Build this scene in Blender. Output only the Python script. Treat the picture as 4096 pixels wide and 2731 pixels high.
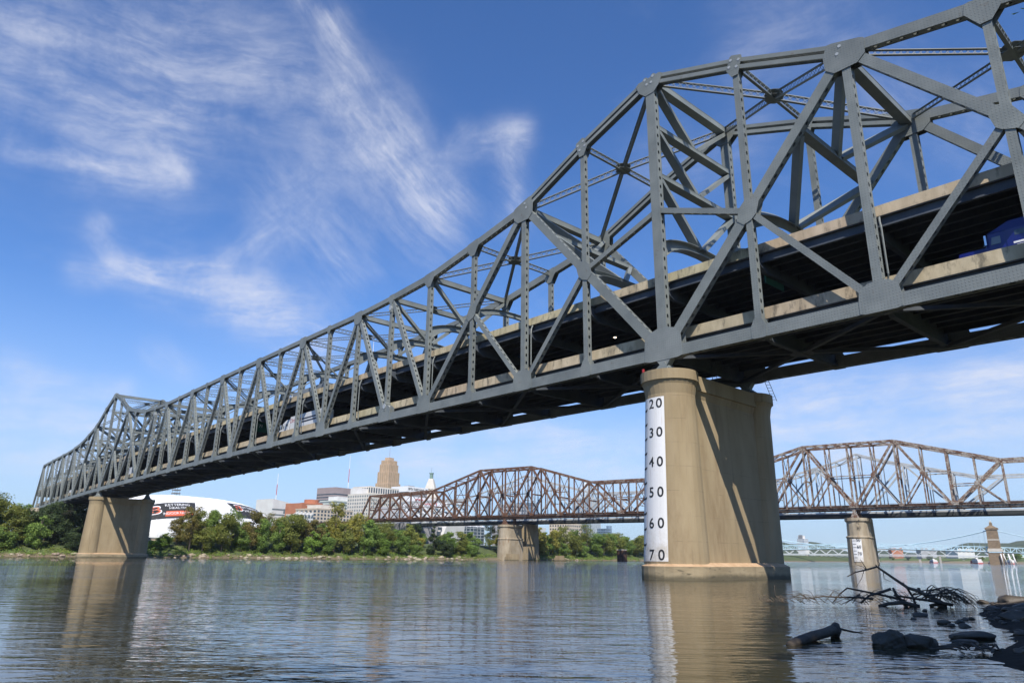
import bpy, math, random
import numpy as np
from mathutils import Vector, Matrix
random.seed(7); rng = np.random.default_rng(7)
scene = bpy.context.scene
for o in list(bpy.data.objects): bpy.data.objects.remove(o)
col = scene.collection
R_ = math.radians

# ------------------------------------------------------------------ camera
YAW, PITCH, ROLL = R_(138.593), R_(16.873), R_(0.680)
CAM = Vector((45.171, -62.417, 1.988))
F = Vector((math.cos(PITCH)*math.cos(YAW), math.cos(PITCH)*math.sin(YAW), math.sin(PITCH)))
Rt = F.cross(Vector((0, 0, 1))).normalized(); Up = Rt.cross(F)
c_, s_ = math.cos(ROLL), math.sin(ROLL)
R2, U2 = Rt*c_+Up*s_, Up*c_-Rt*s_
cd = bpy.data.cameras.new('camera'); cam = bpy.data.objects.new('camera', cd); col.objects.link(cam)
cam.matrix_world = Matrix(((R2.x, U2.x, -F.x, CAM.x), (R2.y, U2.y, -F.y, CAM.y), (R2.z, U2.z, -F.z, CAM.z), (0, 0, 0, 1)))
cd.sensor_width = 36; cd.lens = 36*2836.134/4096; cd.clip_start = 0.1; cd.clip_end = 20000
scene.camera = cam

# ------------------------------------------------------------------ sky and sun
SUN = Vector((1.42, -1.0, 1.9)).normalized()
SUN_EL = math.asin(SUN.z); SUN_AZ = math.atan2(SUN.y, SUN.x)
world = bpy.data.worlds.new('World'); scene.world = world; world.use_nodes = True
wt = world.node_tree; wt.nodes.clear()
class NT:
    """tiny node-tree writer"""
    def __init__(s, t): s.t = t
    def n(s, typ, **kw):
        nd = s.t.nodes.new(typ)
        for k, v in kw.items(): setattr(nd, k, v)
        return nd
    def l(s, a, b): s.t.links.new(a, b)
    def put(s, sock, v):
        if isinstance(v, bpy.types.NodeSocket): s.l(v, sock)
        elif v is not None: sock.default_value = v
    def m(s, op, a, b=None, c=None, clamp=False):
        nd = s.n('ShaderNodeMath', operation=op, use_clamp=clamp)
        for i, v in enumerate((a, b, c)):
            if v is not None: s.put(nd.inputs[i], v)
        return nd.outputs[0]
    def v(s, op, a, b=None, scale=None):
        nd = s.n('ShaderNodeVectorMath', operation=op)
        s.put(nd.inputs[0], a)
        if b is not None: s.put(nd.inputs[1], b)
        if scale is not None: s.put(nd.inputs['Scale'], scale)
        return nd.outputs['Value'] if op in ('DOT_PRODUCT', 'LENGTH', 'DISTANCE') else nd.outputs[0]
    def noise(s, vec, scale=5., detail=4., rough=.5, dist=0., color=False):
        nd = s.n('ShaderNodeTexNoise')
        if vec is not None: s.l(vec, nd.inputs['Vector'])
        nd.inputs['Scale'].default_value = scale; nd.inputs['Detail'].default_value = detail
        nd.inputs['Roughness'].default_value = rough; nd.inputs['Distortion'].default_value = dist
        return nd.outputs['Color'] if color else nd.outputs['Fac']
    def ramp(s, f, stops):
        nd = s.n('ShaderNodeValToRGB'); s.l(f, nd.inputs[0]); e = nd.color_ramp.elements
        while len(e) < len(stops): e.new(.5)
        for i, (p, c) in enumerate(stops):
            e[i].position = p; e[i].color = (*c, 1) if len(c) == 3 else c
        return nd.outputs[0]
    def mix(s, f, a, b, blend='MIX'):
        nd = s.n('ShaderNodeMix', data_type='RGBA', blend_type=blend)
        s.put(nd.inputs[0], f)
        for i, v in ((6, a), (7, b)):
            if isinstance(v, tuple) and len(v) == 3: v = (*v, 1)
            s.put(nd.inputs[i], v)
        return nd.outputs[2]
    def maprange(s, x, a, b, c=0., d=1., smooth=True):
        nd = s.n('ShaderNodeMapRange', interpolation_type='SMOOTHSTEP' if smooth else 'LINEAR')
        s.put(nd.inputs[0], x)
        for i, v in enumerate((a, b, c, d)): s.put(nd.inputs[i+1], v)
        return nd.outputs[0]
W = NT(wt)
sky = W.n('ShaderNodeTexSky', sky_type='NISHITA', sun_disc=False)
sky.sun_elevation = SUN_EL; sky.sun_rotation = math.pi/2-SUN_AZ
sky.altitude = 150; sky.air_density = 1.0; sky.dust_density = 0.12; sky.ozone_density = 1.3
SKY_STRENGTH = 0.097
geo = W.n('ShaderNodeTexCoord').outputs['Generated']
sep = W.n('ShaderNodeSeparateXYZ'); W.l(geo, sep.inputs[0])
CZ = 2.42; rx_ = W.v('DOT_PRODUCT', geo, (math.cos(CZ), math.sin(CZ), 0)); ry_ = W.v('DOT_PRODUCT', geo, (-math.sin(CZ), math.cos(CZ), 0))
az = W.m('ADD', W.m('ARCTAN2', ry_, rx_), CZ); el = W.m('ARCSINE', W.m('MAXIMUM', W.m('MINIMUM', sep.outputs[2], .9999), -.9999))
cmb = W.n('ShaderNodeCombineXYZ'); W.l(az, cmb.inputs[0]); W.l(el, cmb.inputs[1]); P0 = cmb.outputs[0]
warp = W.v('SCALE', W.v('SUBTRACT', W.noise(P0, 6, 4, .55, color=True), (.5, .5, .5)), scale=.030)
Pw = W.v('ADD', P0, warp)
# cirrus: soft streaks (azimuth, elevation, azimuth, elevation, half width, density)
STREAKS = [(3.104,.596,2.974,.563,.09,.8),(3.102,.45,3.015,.454,.009,.6),(3.015,.454,2.918,.468,.014,.9),(2.961,.498,2.905,.468,.012,.7),
 (2.783,.707,2.72,.68,.012,.6),(2.72,.68,2.671,.596,.02,.8),(2.836,.622,2.669,.58,.05,.5),(2.671,.596,2.599,.536,.03,1),(2.599,.536,2.526,.488,.025,1),
 (2.659,.556,2.548,.466,.045,.6),(2.56,.539,2.41,.576,.016,.8),(2.43,.545,2.417,.474,.018,.9),(2.528,.521,2.498,.569,.014,.5),
 (2.993,.386,2.967,.351,.010,.9),(2.967,.351,2.911,.35,.010,.9),(2.911,.35,2.833,.373,.009,.85),(2.833,.373,2.784,.407,.010,.7),(2.787,.407,2.726,.482,.024,.55),
 (2.759,.464,2.669,.391,.038,.5),(2.999,.326,2.892,.348,.012,.8),(2.907,.344,2.8,.328,.025,1),(2.8,.328,2.688,.29,.026,1),
 (3.058,.201,3.023,.195,.014,.8),(3.022,.192,2.932,.192,.012,.5),(3.049,.151,2.96,.140,.026,.9),(3.06,.10,2.95,.095,.016,.7),(2.901,.246,2.868,.225,.014,.4),
 (2.059,.165,1.776,.215,.026,1),(2.016,.125,1.784,.162,.022,.95),(2.12,.22,1.935,.206,.022,.7),(2.0,.09,1.8,.105,.014,.6),(2.541,.174,2.242,.146,.022,.75),(2.606,.118,2.226,.122,.02,.7),
 (2.042,.652,1.916,.66,.036,.3),(1.88,.578,1.776,.499,.045,.3),(2.206,.517,2.055,.544,.03,.25)]
def fibre(ang, freq, seed):
    """filament noise drawn out along one direction of the sky"""
    ca, sa = math.cos(ang), math.sin(ang); q = W.v('ADD', P0, W.v('SCALE', warp, scale=1.5)); cb = W.n('ShaderNodeCombineXYZ')
    W.l(W.v('DOT_PRODUCT', q, (ca, sa, 0)), cb.inputs[0]); W.l(W.m('MULTIPLY', W.v('DOT_PRODUCT', q, (-sa, ca, 0)), 4.6), cb.inputs[1]); cb.inputs[2].default_value = seed
    f = W.noise(cb.outputs[0], freq, 10, .66, .12); return W.maprange(f, .30, .74, .0, 1.)
FAM = [(R_(42), fibre(R_(38), 7., 1.)), (R_(0), fibre(R_(-4), 7., 5.)), (R_(-48), fibre(R_(-42), 7., 9.))]
soft = W.maprange(W.noise(Pw, 7, 9, .66), .32, .66, .28, 1.)
dens = None
for fi, (fa, fib) in enumerate(FAM):
    tot = None
    for a0, e0, a1, e1, w, d in STREAKS:
        ang = math.atan2(e1-e0, a1-a0); best = min(range(3), key=lambda i: abs(math.sin(ang-FAM[i][0])))
        if best != fi: continue
        L2 = (a1-a0)**2+(e1-e0)**2
        pa = W.v('SUBTRACT', Pw, (a0, e0, 0))
        t = W.m('DIVIDE', W.v('DOT_PRODUCT', pa, (a1-a0, e1-e0, 0)), L2, clamp=True)
        nd = W.n('ShaderNodeVectorMath', operation='MULTIPLY_ADD'); nd.inputs[0].default_value = (-(a1-a0), -(e1-e0), 0)
        cb = W.n('ShaderNodeCombineXYZ'); [W.l(t, cb.inputs[i]) for i in range(3)]
        W.l(cb.outputs[0], nd.inputs[1]); W.l(pa, nd.inputs[2])
        dd = W.m('DIVIDE', W.v('LENGTH', nd.outputs[0]), w*1.35)
        g = W.m('MULTIPLY', W.m('POWER', 2.718, W.m('MULTIPLY', W.m('MULTIPLY', dd, dd), -1.)), d)
        tot = g if tot is None else W.m('SUBTRACT', W.m('ADD', tot, g), W.m('MULTIPLY', tot, g))
    one = W.m('MULTIPLY', tot, W.m('ADD', .22, W.m('MULTIPLY', fib, .78)))
    dens = one if dens is None else W.m('SUBTRACT', W.m('ADD', dens, one), W.m('MULTIPLY', dens, one))
veil = W.m('MULTIPLY', W.maprange(W.noise(W.v('MULTIPLY', Pw, (1., 2.6, 1.)), 3.6, 6, .6, .4), .5, .8), FAM[0][1])
dens = W.m('ADD', W.m('MULTIPLY', W.m('MULTIPLY', dens, soft), .88), W.m('MULTIPLY', veil, .10), clamp=True)
low = W.maprange(el, .0, .3, 1., 0.)
skyc = W.mix(1., sky.outputs[0], (.645, 1.01, 1.53), 'MULTIPLY')
skyc = W.mix(W.m('MULTIPLY', W.maprange(el, -.02, .36, 1., 0.), .74), skyc, (4.9, 6.0, 7.7))
cloudc = W.mix(dens, skyc, (7.3, 7.5, 8.4))
bg = W.n('ShaderNodeBackground'); W.l(cloudc, bg.inputs[0]); bg.inputs[1].default_value = SKY_STRENGTH
out = W.n('ShaderNodeOutputWorld'); W.l(bg.outputs[0], out.inputs[0])
sl = bpy.data.lights.new('sun', 'SUN'); sun = bpy.data.objects.new('sun', sl); col.objects.link(sun)
sl.energy = 5.0; sl.angle = R_(.53); sl.color = (1, .94, .85)
sun.rotation_euler = (-SUN).to_track_quat('-Z', 'Y').to_euler(); sun.location = (60, -120, 150)
vs = scene.view_settings; vs.view_transform = 'Standard'; vs.look = 'None'; vs.exposure = 0.22; vs.gamma = 1; vs.use_curve_mapping = False

# ------------------------------------------------------------------ helpers
def tag(o, label=None, cat=None, group=None, kind=None):
    if label: o['label'] = label
    if cat: o['category'] = cat
    if group: o['group'] = group
    if kind: o['kind'] = kind
    return o
def empty(name, loc=(0, 0, 0), label=None, cat=None, group=None):
    o = bpy.data.objects.new(name, None); col.objects.link(o); o.location = loc; o.empty_display_size = .5
    tag(o, label, cat, group); return o
def link(name, me, parent=None, loc=None, rotz=0, scale=None):
    o = bpy.data.objects.new(name, me); col.objects.link(o)
    if loc is not None: o.location = loc
    if rotz: o.rotation_euler = (0, 0, rotz)
    if scale is not None: o.scale = scale if hasattr(scale, '__len__') else (scale,)*3
    if parent is not None:
        o.parent = parent
        o.matrix_parent_inverse = wmat(parent).inverted() if loc is None else Matrix()
    return o
def wmat(o):
    m = o.matrix_parent_inverse @ o.matrix_basis if o.parent else o.matrix_basis.copy()
    return wmat(o.parent) @ m if o.parent else m
def copy_tree(o, parent=None):
    c = o.copy(); col.objects.link(c); c.parent = parent
    for ch in o.children: copy_tree(ch, c)
    return c
class MB:
    def __init__(s): s.v = []; s.f = []; s.mi = []; s.cur = 0
    def add(s, vs, fs):
        b = len(s.v); s.v.extend([tuple(p) for p in vs]); s.f.extend([tuple(i+b for i in f) for f in fs]); s.mi.extend([s.cur]*len(fs)); return s
    def box(s, x0, x1, y0, y1, z0, z1):
        return s.add([(x0,y0,z0),(x1,y0,z0),(x1,y1,z0),(x0,y1,z0),(x0,y0,z1),(x1,y0,z1),(x1,y1,z1),(x0,y1,z1)],
                     [(0,3,2,1),(4,5,6,7),(0,1,5,4),(1,2,6,5),(2,3,7,6),(3,0,4,7)])
    def hexa(s, p):   # 8 points: bottom 4 ccw, top 4 ccw
        return s.add(p, [(0,3,2,1),(4,5,6,7),(0,1,5,4),(1,2,6,5),(2,3,7,6),(3,0,4,7)])
    def beam(s, p0, p1, w, h, side=None, w1=None, h1=None):
        """box from p0 to p1; h measured along the in-plane normal, w along 'side'"""
        p0, p1 = Vector(p0), Vector(p1); d = (p1-p0).normalized()
        sd = Vector(side) if side is not None else Vector((0, 0, 1)).cross(d)
        if sd.length < 1e-4: sd = Vector((1, 0, 0))
        sd = (sd-d*sd.dot(d)).normalized(); nn = d.cross(sd)
        w1 = w if w1 is None else w1; h1 = h if h1 is None else h1
        q = lambda p, w, h: [p-sd*w/2-nn*h/2, p+sd*w/2-nn*h/2, p+sd*w/2+nn*h/2, p-sd*w/2+nn*h/2]
        return s.add(q(p0, w, h)+q(p1, w1, h1), [(0,3,2,1),(4,5,6,7),(0,1,5,4),(1,2,6,5),(2,3,7,6),(3,0,4,7)])
    def prism(s, pts, off):   # polygon extruded by vector
        n = len(pts); off = Vector(off); a = [Vector(p) for p in pts]; b = [p+off for p in a]
        return s.add(a+b, [tuple(range(n))[::-1], tuple(range(n, 2*n))]+[(i, (i+1) % n, n+(i+1) % n, n+i) for i in range(n)])
    def tube(s, path, rad, n=6, cap=True):
        path = [Vector(p) for p in path]; m = len(path); rad = rad if hasattr(rad, '__len__') else [rad]*m
        vs = []; ref = None
        for i, p in enumerate(path):
            d = (path[min(i+1, m-1)]-path[max(i-1, 0)]).normalized()
            if ref is None:
                ref = d.orthogonal().normalized()
            ref = (ref-d*ref.dot(d)).normalized(); b = d.cross(ref)
            for k in range(n):
                a = 2*math.pi*k/n; vs.append(p+(ref*math.cos(a)+b*math.sin(a))*rad[i])
        fs = [(i*n+k, i*n+(k+1) % n, (i+1)*n+(k+1) % n, (i+1)*n+k) for i in range(m-1) for k in range(n)]
        if cap: fs += [tuple(range(n))[::-1], tuple(range((m-1)*n, m*n))]
        return s.add(vs, fs)
    def cyl(s, c, r, z0, z1, n=24, r1=None, c1=None):
        r1 = r if r1 is None else r1; c1 = c if c1 is None else c1
        vs = [(c[0]+r*math.cos(2*math.pi*k/n), c[1]+r*math.sin(2*math.pi*k/n), z0) for k in range(n)]+[(c1[0]+r1*math.cos(2*math.pi*k/n), c1[1]+r1*math.sin(2*math.pi*k/n), z1) for k in range(n)]
        return s.add(vs, [tuple(range(n))[::-1], tuple(range(n, 2*n))]+[(k, (k+1) % n, n+(k+1) % n, n+k) for k in range(n)])
    def mesh(s, name, mats, smooth=False):
        me = bpy.data.meshes.new(name); me.from_pydata(s.v, [], s.f)
        for m in (mats if isinstance(mats, (list, tuple)) else [mats]): me.materials.append(m)
        if any(s.mi): me.polygons.foreach_set('material_index', s.mi)
        if smooth: me.polygons.foreach_set('use_smooth', [True]*len(s.f))
        me.update(); return me
    def build(s, name, mats, parent=None, smooth=False, **kw):
        return tag(link(name, s.mesh(name, mats, smooth), parent), **kw)
_TXT = {}
def text_mesh(body, size=1., font_scale_x=1., ext=.01, bold=0.):
    key = (body, size, font_scale_x, ext, bold)
    if key in _TXT: return _TXT[key]
    cu = bpy.data.curves.new('lettering', 'FONT'); cu.body = body; cu.size = size; cu.align_x = 'CENTER'; cu.align_y = 'CENTER'; cu.extrude = ext; cu.resolution_u = 4; cu.offset = bold
    o = bpy.data.objects.new('lettering', cu); col.objects.link(o)
    dg = bpy.context.evaluated_depsgraph_get(); dg.update()
    me = bpy.data.meshes.new_from_object(o.evaluated_get(dg)); bpy.data.objects.remove(o)
    vs_ = [((v.co.x)*font_scale_x, v.co.y, v.co.z) for v in me.vertices]; fs_ = [tuple(p.vertices) for p in me.polygons]
    _TXT[key] = (vs_, fs_); return _TXT[key]
def put_text(mb, body, size, origin, right, up, sx=1., ext=.01):
    vs_, fs_ = text_mesh(body, size, sx, ext); o, r, u = Vector(origin), Vector(right).normalized(), Vector(up).normalized(); n = r.cross(u)
    mb.add([o+r*x+u*y+n*z for x, y, z in vs_], fs_)

# ------------------------------------------------------------------ materials
def mat(name, c0, c1=None, scale=.6, rough=.7, metal=0., bump=0., bscale=None, spec=.5, detail=5, stretch=None, lo=.35, hi=.65, c2=None, s2=None, f2=(.55, .7), rand=0., obj=False):
    m = bpy.data.materials.new(name); m.use_nodes = True; t = NT(m.node_tree); bs = m.node_tree.nodes['Principled BSDF']
    bs.inputs['Roughness'].default_value = rough; bs.inputs['Metallic'].default_value = metal; bs.inputs['Specular IOR Level'].default_value = spec
    tc = t.n('ShaderNodeTexCoord').outputs['Object'] if obj else t.n('ShaderNodeNewGeometry').outputs['Position']
    vec = tc
    if stretch: vec = t.v('MULTIPLY', tc, tuple(stretch))
    c = None
    if c1 is not None:
        f = t.noise(vec, scale, detail, .6); c = t.ramp(f, [(lo, c0), (hi, c1)])
        if c2 is not None:
            f = t.maprange(t.noise(vec, s2 or scale*4, 6, .65), f2[0], f2[1]); c = t.mix(f, c, c2)
    if rand:
        oi = t.n('ShaderNodeObjectInfo').outputs['Random']; hs = t.n('ShaderNodeHueSaturation')
        t.l(t.m('ADD', .5-rand*.12, t.m('MULTIPLY', oi, rand*.24)), hs.inputs[0]); t.l(t.m('ADD', 1-rand*.5, t.m('MULTIPLY', t.m('FRACT', t.m('MULTIPLY', oi, 7.3)), rand)), hs.inputs[2])
        if c is None: hs.inputs['Color'].default_value = (*c0, 1)
        else: t.l(c, hs.inputs['Color'])
        c = hs.outputs[0]
    if c is None: bs.inputs['Base Color'].default_value = (*c0, 1)
    else: t.l(c, bs.inputs['Base Color'])
    if bump:
        b = t.n('ShaderNodeBump'); b.inputs['Strength'].default_value = bump; b.inputs['Distance'].default_value = .05
        t.l(t.noise(tc, bscale or scale*6, 6, .65), b.inputs['Height']); t.l(b.outputs[0], bs.inputs['Normal'])
    return m
M = {}
M['steel'] = mat('painted_steel', (.166, .184, .177), (.224, .242, .228), .35, .5, .0, .04, 3., stretch=None, spec=.28, c2=(.145, .125, .10), s2=1.1, f2=(.60, .8), rand=.16)
M['steel_rivet'] = None
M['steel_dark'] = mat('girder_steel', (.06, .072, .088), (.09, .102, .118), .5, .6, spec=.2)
M['pin'] = mat('pin_steel', (.34, .36, .36), (.4, .42, .42), 3., .35)
M['parapet'] = mat('parapet_concrete', (.37, .302, .19), (.52, .435, .29), .7, .9, bump=.25, bscale=5, stretch=(1, 1, .35), c2=(.17, .145, .10), s2=1.3, f2=(.50, .70), rand=.14)
M['pier'] = mat('pier_concrete', (.27, .205, .114), (.355, .279, .168), .28, .92, bump=.22, bscale=6, stretch=(1, 1, .3), c2=(.215, .15, .08), s2=.22, f2=(.50, .76))
M['pier_base'] = mat('base_concrete', (.26, .203, .118), (.36, .29, .18), .5, .92, bump=.3, bscale=5, stretch=(.5, .5, 2.), c2=(.12, .10, .065), s2=1.2, f2=(.55, .7))
M['brown_top'] = mat('silt_stain', (.42, .27, .15), (.52, .36, .22), 1., .95)
M['white_paint'] = mat('gauge_paint', (.74, .73, .70), (.80, .79, .77), 1.2, .6, c2=(.62, .48, .34), s2=2.2, f2=(.68, .8), stretch=(1, 1, .2))
M['black_paint'] = mat('black_paint', (.02, .02, .02), rough=.6)
M['asphalt'] = mat('asphalt', (.05, .05, .05), (.07, .07, .07), 2, .9)
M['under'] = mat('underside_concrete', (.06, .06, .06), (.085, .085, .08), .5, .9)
M['red_lamp'] = mat('red_lamp', (.3, .02, .02), rough=.3)
def weather_concrete(m, lift=2.45, wet=1.1):
    t = NT(m.node_tree); bs = m.node_tree.nodes['Principled BSDF']; src = bs.inputs['Base Color'].links[0].from_socket; pos = t.n('ShaderNodeNewGeometry').outputs['Position']
    sp = t.n('ShaderNodeSeparateXYZ'); t.l(pos, sp.inputs[0]); zz = t.m('ADD', sp.outputs[2], t.m('MULTIPLY', t.noise(pos, .9, 3, .5), .10))
    fr = t.m('ABSOLUTE', t.m('SUBTRACT', t.m('FRACT', t.m('DIVIDE', zz, lift)), .5)); ln = t.m('MULTIPLY', t.maprange(fr, .0, .014, 1., 0.), t.maprange(t.noise(pos, .6, 3, .6), .42, .6))
    run = t.maprange(t.noise(t.v('MULTIPLY', pos, (1.6, 1.6, .07)), 1., 5, .65), .52, .74)
    c = t.mix(t.m('MULTIPLY', ln, .55), src, (.09, .07, .05)); c = t.mix(t.m('MULTIPLY', run, .38), c, (.12, .09, .055))
    stain = t.m('MULTIPLY', t.maprange(t.m('ADD', sp.outputs[2], t.m('MULTIPLY', t.noise(pos, .7, 4, .6), .8)), .55, wet, 1., 0.), .75); c = t.mix(stain, c, (.055, .05, .03)); t.l(c, bs.inputs['Base Color'])
weather_concrete(M['pier']); weather_concrete(M['pier_base'], 5.)
def muddy_gauge(m):
    t = NT(m.node_tree); bs = m.node_tree.nodes['Principled BSDF']; src = bs.inputs['Base Color'].links[0].from_socket; pos = t.n('ShaderNodeNewGeometry').outputs['Position']; sp = t.n('ShaderNodeSeparateXYZ'); t.l(pos, sp.inputs[0])
    n = t.noise(pos, 1.1, 6, .7); mud = t.m('MULTIPLY', t.maprange(t.m('ADD', sp.outputs[2], t.m('MULTIPLY', n, -3.)), -1., 4.5, 1., 0.), t.maprange(n, .35, .65, .25, .8)); c = t.mix(mud, src, (.40, .33, .22))
    run = t.maprange(t.noise(t.v('MULTIPLY', pos, (2.2, 2.2, .06)), 1.3, 5, .6), .60, .70); c = t.mix(t.m('MULTIPLY', run, .45), c, (.42, .26, .14)); scuff = t.maprange(t.noise(pos, 5., 5, .7), .60, .72); c = t.mix(t.m('MULTIPLY', scuff, .35), c, (.45, .42, .38)); t.l(c, bs.inputs['Base Color'])
muddy_gauge(M['white_paint'])
def steel_rivets():
    m = M['steel'].copy(); m.name = 'riveted_steel'; t = NT(m.node_tree)
    bs = m.node_tree.nodes['Principled BSDF']; pos = t.n('ShaderNodeNewGeometry').outputs['Position']
    s = t.v('SCALE', pos, scale=1/.27); fr = t.v('SUBTRACT', t.v('FRACTION', s), (.5, .5, .5))
    sp = t.n('ShaderNodeSeparateXYZ'); t.l(fr, sp.inputs[0])
    r2 = t.m('ADD', t.m('MULTIPLY', sp.outputs[0], sp.outputs[0]), t.m('MULTIPLY', sp.outputs[2], sp.outputs[2]))
    h = t.maprange(r2, .02, .05, 1., 0.)
    src = bs.inputs['Base Color'].links[0].from_socket; ring = t.m('MULTIPLY', t.maprange(r2, .05, .085, 1., 0.), t.m('SUBTRACT', 1., h)); c = t.mix(t.m('MULTIPLY', ring, .42), src, (.07, .07, .065))
    rs = t.maprange(t.noise(t.v('MULTIPLY', pos, (1., 1., .35)), .9, 7, .72), .66, .76); c = t.mix(t.m('MULTIPLY', rs, .4), c, (.15, .085, .045)); t.l(c, bs.inputs['Base Color'])
    old = [n for n in m.node_tree.nodes if n.type == 'BUMP'][0]
    b = t.n('ShaderNodeBump'); b.inputs['Strength'].default_value = .8; b.inputs['Distance'].default_value = .03
    t.l(h, b.inputs['Height']); t.l(old.outputs[0], b.inputs['Normal']); t.l(b.outputs[0], bs.inputs['Normal'])
    return m
M['steel_rivet'] = steel_rivets()
# ================================================================== river, banks and ground
def water_material():
    m = bpy.data.materials.new('river_water'); m.use_nodes = True; t = NT(m.node_tree); bs = m.node_tree.nodes['Principled BSDF']
    pos = t.n('ShaderNodeNewGeometry').outputs['Position']
    bs.inputs['Base Color'].default_value = (.040, .036, .019, 1); bs.inputs['Roughness'].default_value = .02; bs.inputs['IOR'].default_value = 1.33
    bs.inputs['Specular IOR Level'].default_value = .5
    cb = t.n('ShaderNodeCombineXYZ'); t.l(t.v('DOT_PRODUCT', pos, (-.75, .66, 0)), cb.inputs[0]); t.l(t.v('DOT_PRODUCT', pos, (.66*.36, .75*.36, 0)), cb.inputs[1])
    w1 = t.noise(cb.outputs[0], .95, 2.2, .5, .4)
    w2 = t.noise(cb.outputs[0], 4.2, 2.5, .5, .3)
    w3 = t.noise(cb.outputs[0], .11, 2, .5, .2)
    calm = t.maprange(t.noise(pos, .028, 4, .6), .35, .65, .45, 1.3)
    h = t.m('ADD', t.m('ADD', t.m('MULTIPLY', w1, .27), t.m('MULTIPLY', w2, .10)), t.m('MULTIPLY', w3, .35))
    sx = t.n('ShaderNodeSeparateXYZ'); t.l(pos, sx.inputs[0]); shelter = t.maprange(sx.outputs[0], 34., -70., .19, .46)
    b = t.n('ShaderNodeBump'); b.inputs['Strength'].default_value = 1.; t.l(t.m('MULTIPLY', calm, shelter), b.inputs['Distance']); t.l(h, b.inputs['Height']); t.l(b.outputs[0], bs.inputs['Normal'])
    return m
M['water'] = water_material()
mb = MB(); S = 4600.
mb.add([(-S, -S, 0), (S, -S, 0), (S, S, 0), (-S, S, 0)], [(0, 1, 2, 3)])
tag(mb.build('river', M['water']), kind='structure')
def ground_material(name, low, mid, high, z0, z1, sc=.3, bump=.4):
    m = bpy.data.materials.new(name); m.use_nodes = True; t = NT(m.node_tree); bs = m.node_tree.nodes['Principled BSDF']; bs.inputs['Roughness'].default_value = .95; bs.inputs['Specular IOR Level'].default_value = .25
    pos = t.n('ShaderNodeNewGeometry').outputs['Position']; sp = t.n('ShaderNodeSeparateXYZ'); t.l(pos, sp.inputs[0])
    n = t.noise(pos, sc, 7, .65); zz = t.m('ADD', sp.outputs[2], t.m('MULTIPLY', t.m('SUBTRACT', n, .5), (z1-z0)*1.2))
    f = t.maprange(zz, z0, z1); c = t.mix(f, t.ramp(t.noise(pos, sc*5, 6, .7), [(.35, tuple(x*.72 for x in low)), (.65, low)]), t.ramp(t.noise(pos, sc*2, 6, .7), [(.35, mid), (.65, high)]))
    t.l(c, bs.inputs['Base Color']); b = t.n('ShaderNodeBump'); b.inputs['Strength'].default_value = bump; b.inputs['Distance'].default_value = .3; t.l(t.noise(pos, sc*6, 8, .7), b.inputs['Height']); t.l(b.outputs[0], bs.inputs['Normal'])
    return m
M['far_ground'] = ground_material('far_bank_ground', (.21, .165, .105), (.06, .08, .03), (.11, .14, .05), .7, 1.7, .12)
M['mud'] = ground_material('shore_mud', (.03, .024, .017), (.035, .028, .02), (.055, .043, .03), .5, 2.5, 1.2, .5)
M['kgreen'] = ground_material('far_slope', (.30, .24, .16), (.09, .13, .035), (.14, .18, .06), 2., 5., .05, .2)
def bank(name, line, prof, mt, side, jit=0., zj=0., seed=1):
    """strip terrain following a shoreline; prof = (distance inland, height)"""
    r = random.Random(seed); pts = [Vector((x, y)) for x, y in line]; vs = []; n = len(pts)
    for i, p in enumerate(pts):
        d = (pts[min(i+1, n-1)]-pts[max(i-1, 0)]).normalized(); nn = Vector((d.y, -d.x))*side
        for j, (o, z) in enumerate(prof):
            q = p+nn*(o+(r.uniform(-jit, jit) if o < 60 else 0)); vs.append((q.x, q.y, z+(r.uniform(-zj, zj)*min(1, max(.15, z)) if z > 0 else 0)))
    w = len(prof); fs = [(i*w+j, i*w+j+1, (i+1)*w+j+1, (i+1)*w+j) for i in range(n-1) for j in range(w-1)]
    mb = MB(); mb.add(vs, fs); return tag(mb.build(name, mt, smooth=True), kind='structure')
def resample(line, step):
    out = []
    for (x0, y0), (x1, y1) in zip(line, line[1:]):
        k = max(1, int(math.hypot(x1-x0, y1-y0)/step)); out += [(x0+(x1-x0)*i/k, y0+(y1-y0)*i/k) for i in range(k)]
    return out+[line[-1]]
FAR_LINE = [(-345, -900), (-318, -250), (-302, -70), (-293, -10), (-289, 50), (-287, 130), (-300, 220), (-328, 350), (-400, 650), (-480, 1000), (-600, 1500), (-780, 2200)]
bank('far_bank', resample(FAR_LINE, 6), [(-4, -1.), (0, -.1), (1.5, .35), (4, 1.1), (8, 2.4), (14, 4.2), (24, 6.6), (40, 8.5), (80, 10), (250, 13), (1200, 30), (3900, 45)], M['far_ground'], -1, .8, .35, 3)
NEAR_LINE = [(8, -260), (30, -130), (41, -82), (43.6, -66), (43.8, -59), (42.8, -52), (41.7, -47.6), (40.9, -45.9), (39.9, -44.3), (39.3, -42.2), (39.0, -40.), (38.4, -37), (37.0, -33.8), (35.2, -29), (33.6, -23.5), (32.4, -17.5), (32.3, -12), (34, 0)]
bank('near_bank', resample(NEAR_LINE, .45), [(-1.6, -.5), (-.5, -.10), (0, -.005), (.35, .05), (.8, .10), (1.5, .20), (2.6, .45), (4.2, .85), (7, 1.6), (12, 3), (20, 5.5), (40, 8), (150, 11)], M['mud'], 1, .22, .10, 5)
KY_LINE = [(34, 0), (37, 30), (30, 100), (2, 300), (-88, 700), (-182, 1010), (-246, 1120), (-300, 1290), (-400, 1420), (-560, 1560), (-760, 1760), (-1000, 2050)]
bank('distant_bank', resample(KY_LINE, 14), [(-4, -1), (0, -.1), (3, .7), (9, 2.2), (24, 5), (60, 8), (140, 13), (400, 20), (1500, 26), (3400, 30)], M['kgreen'], 1, 1., .3, 9)
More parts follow.
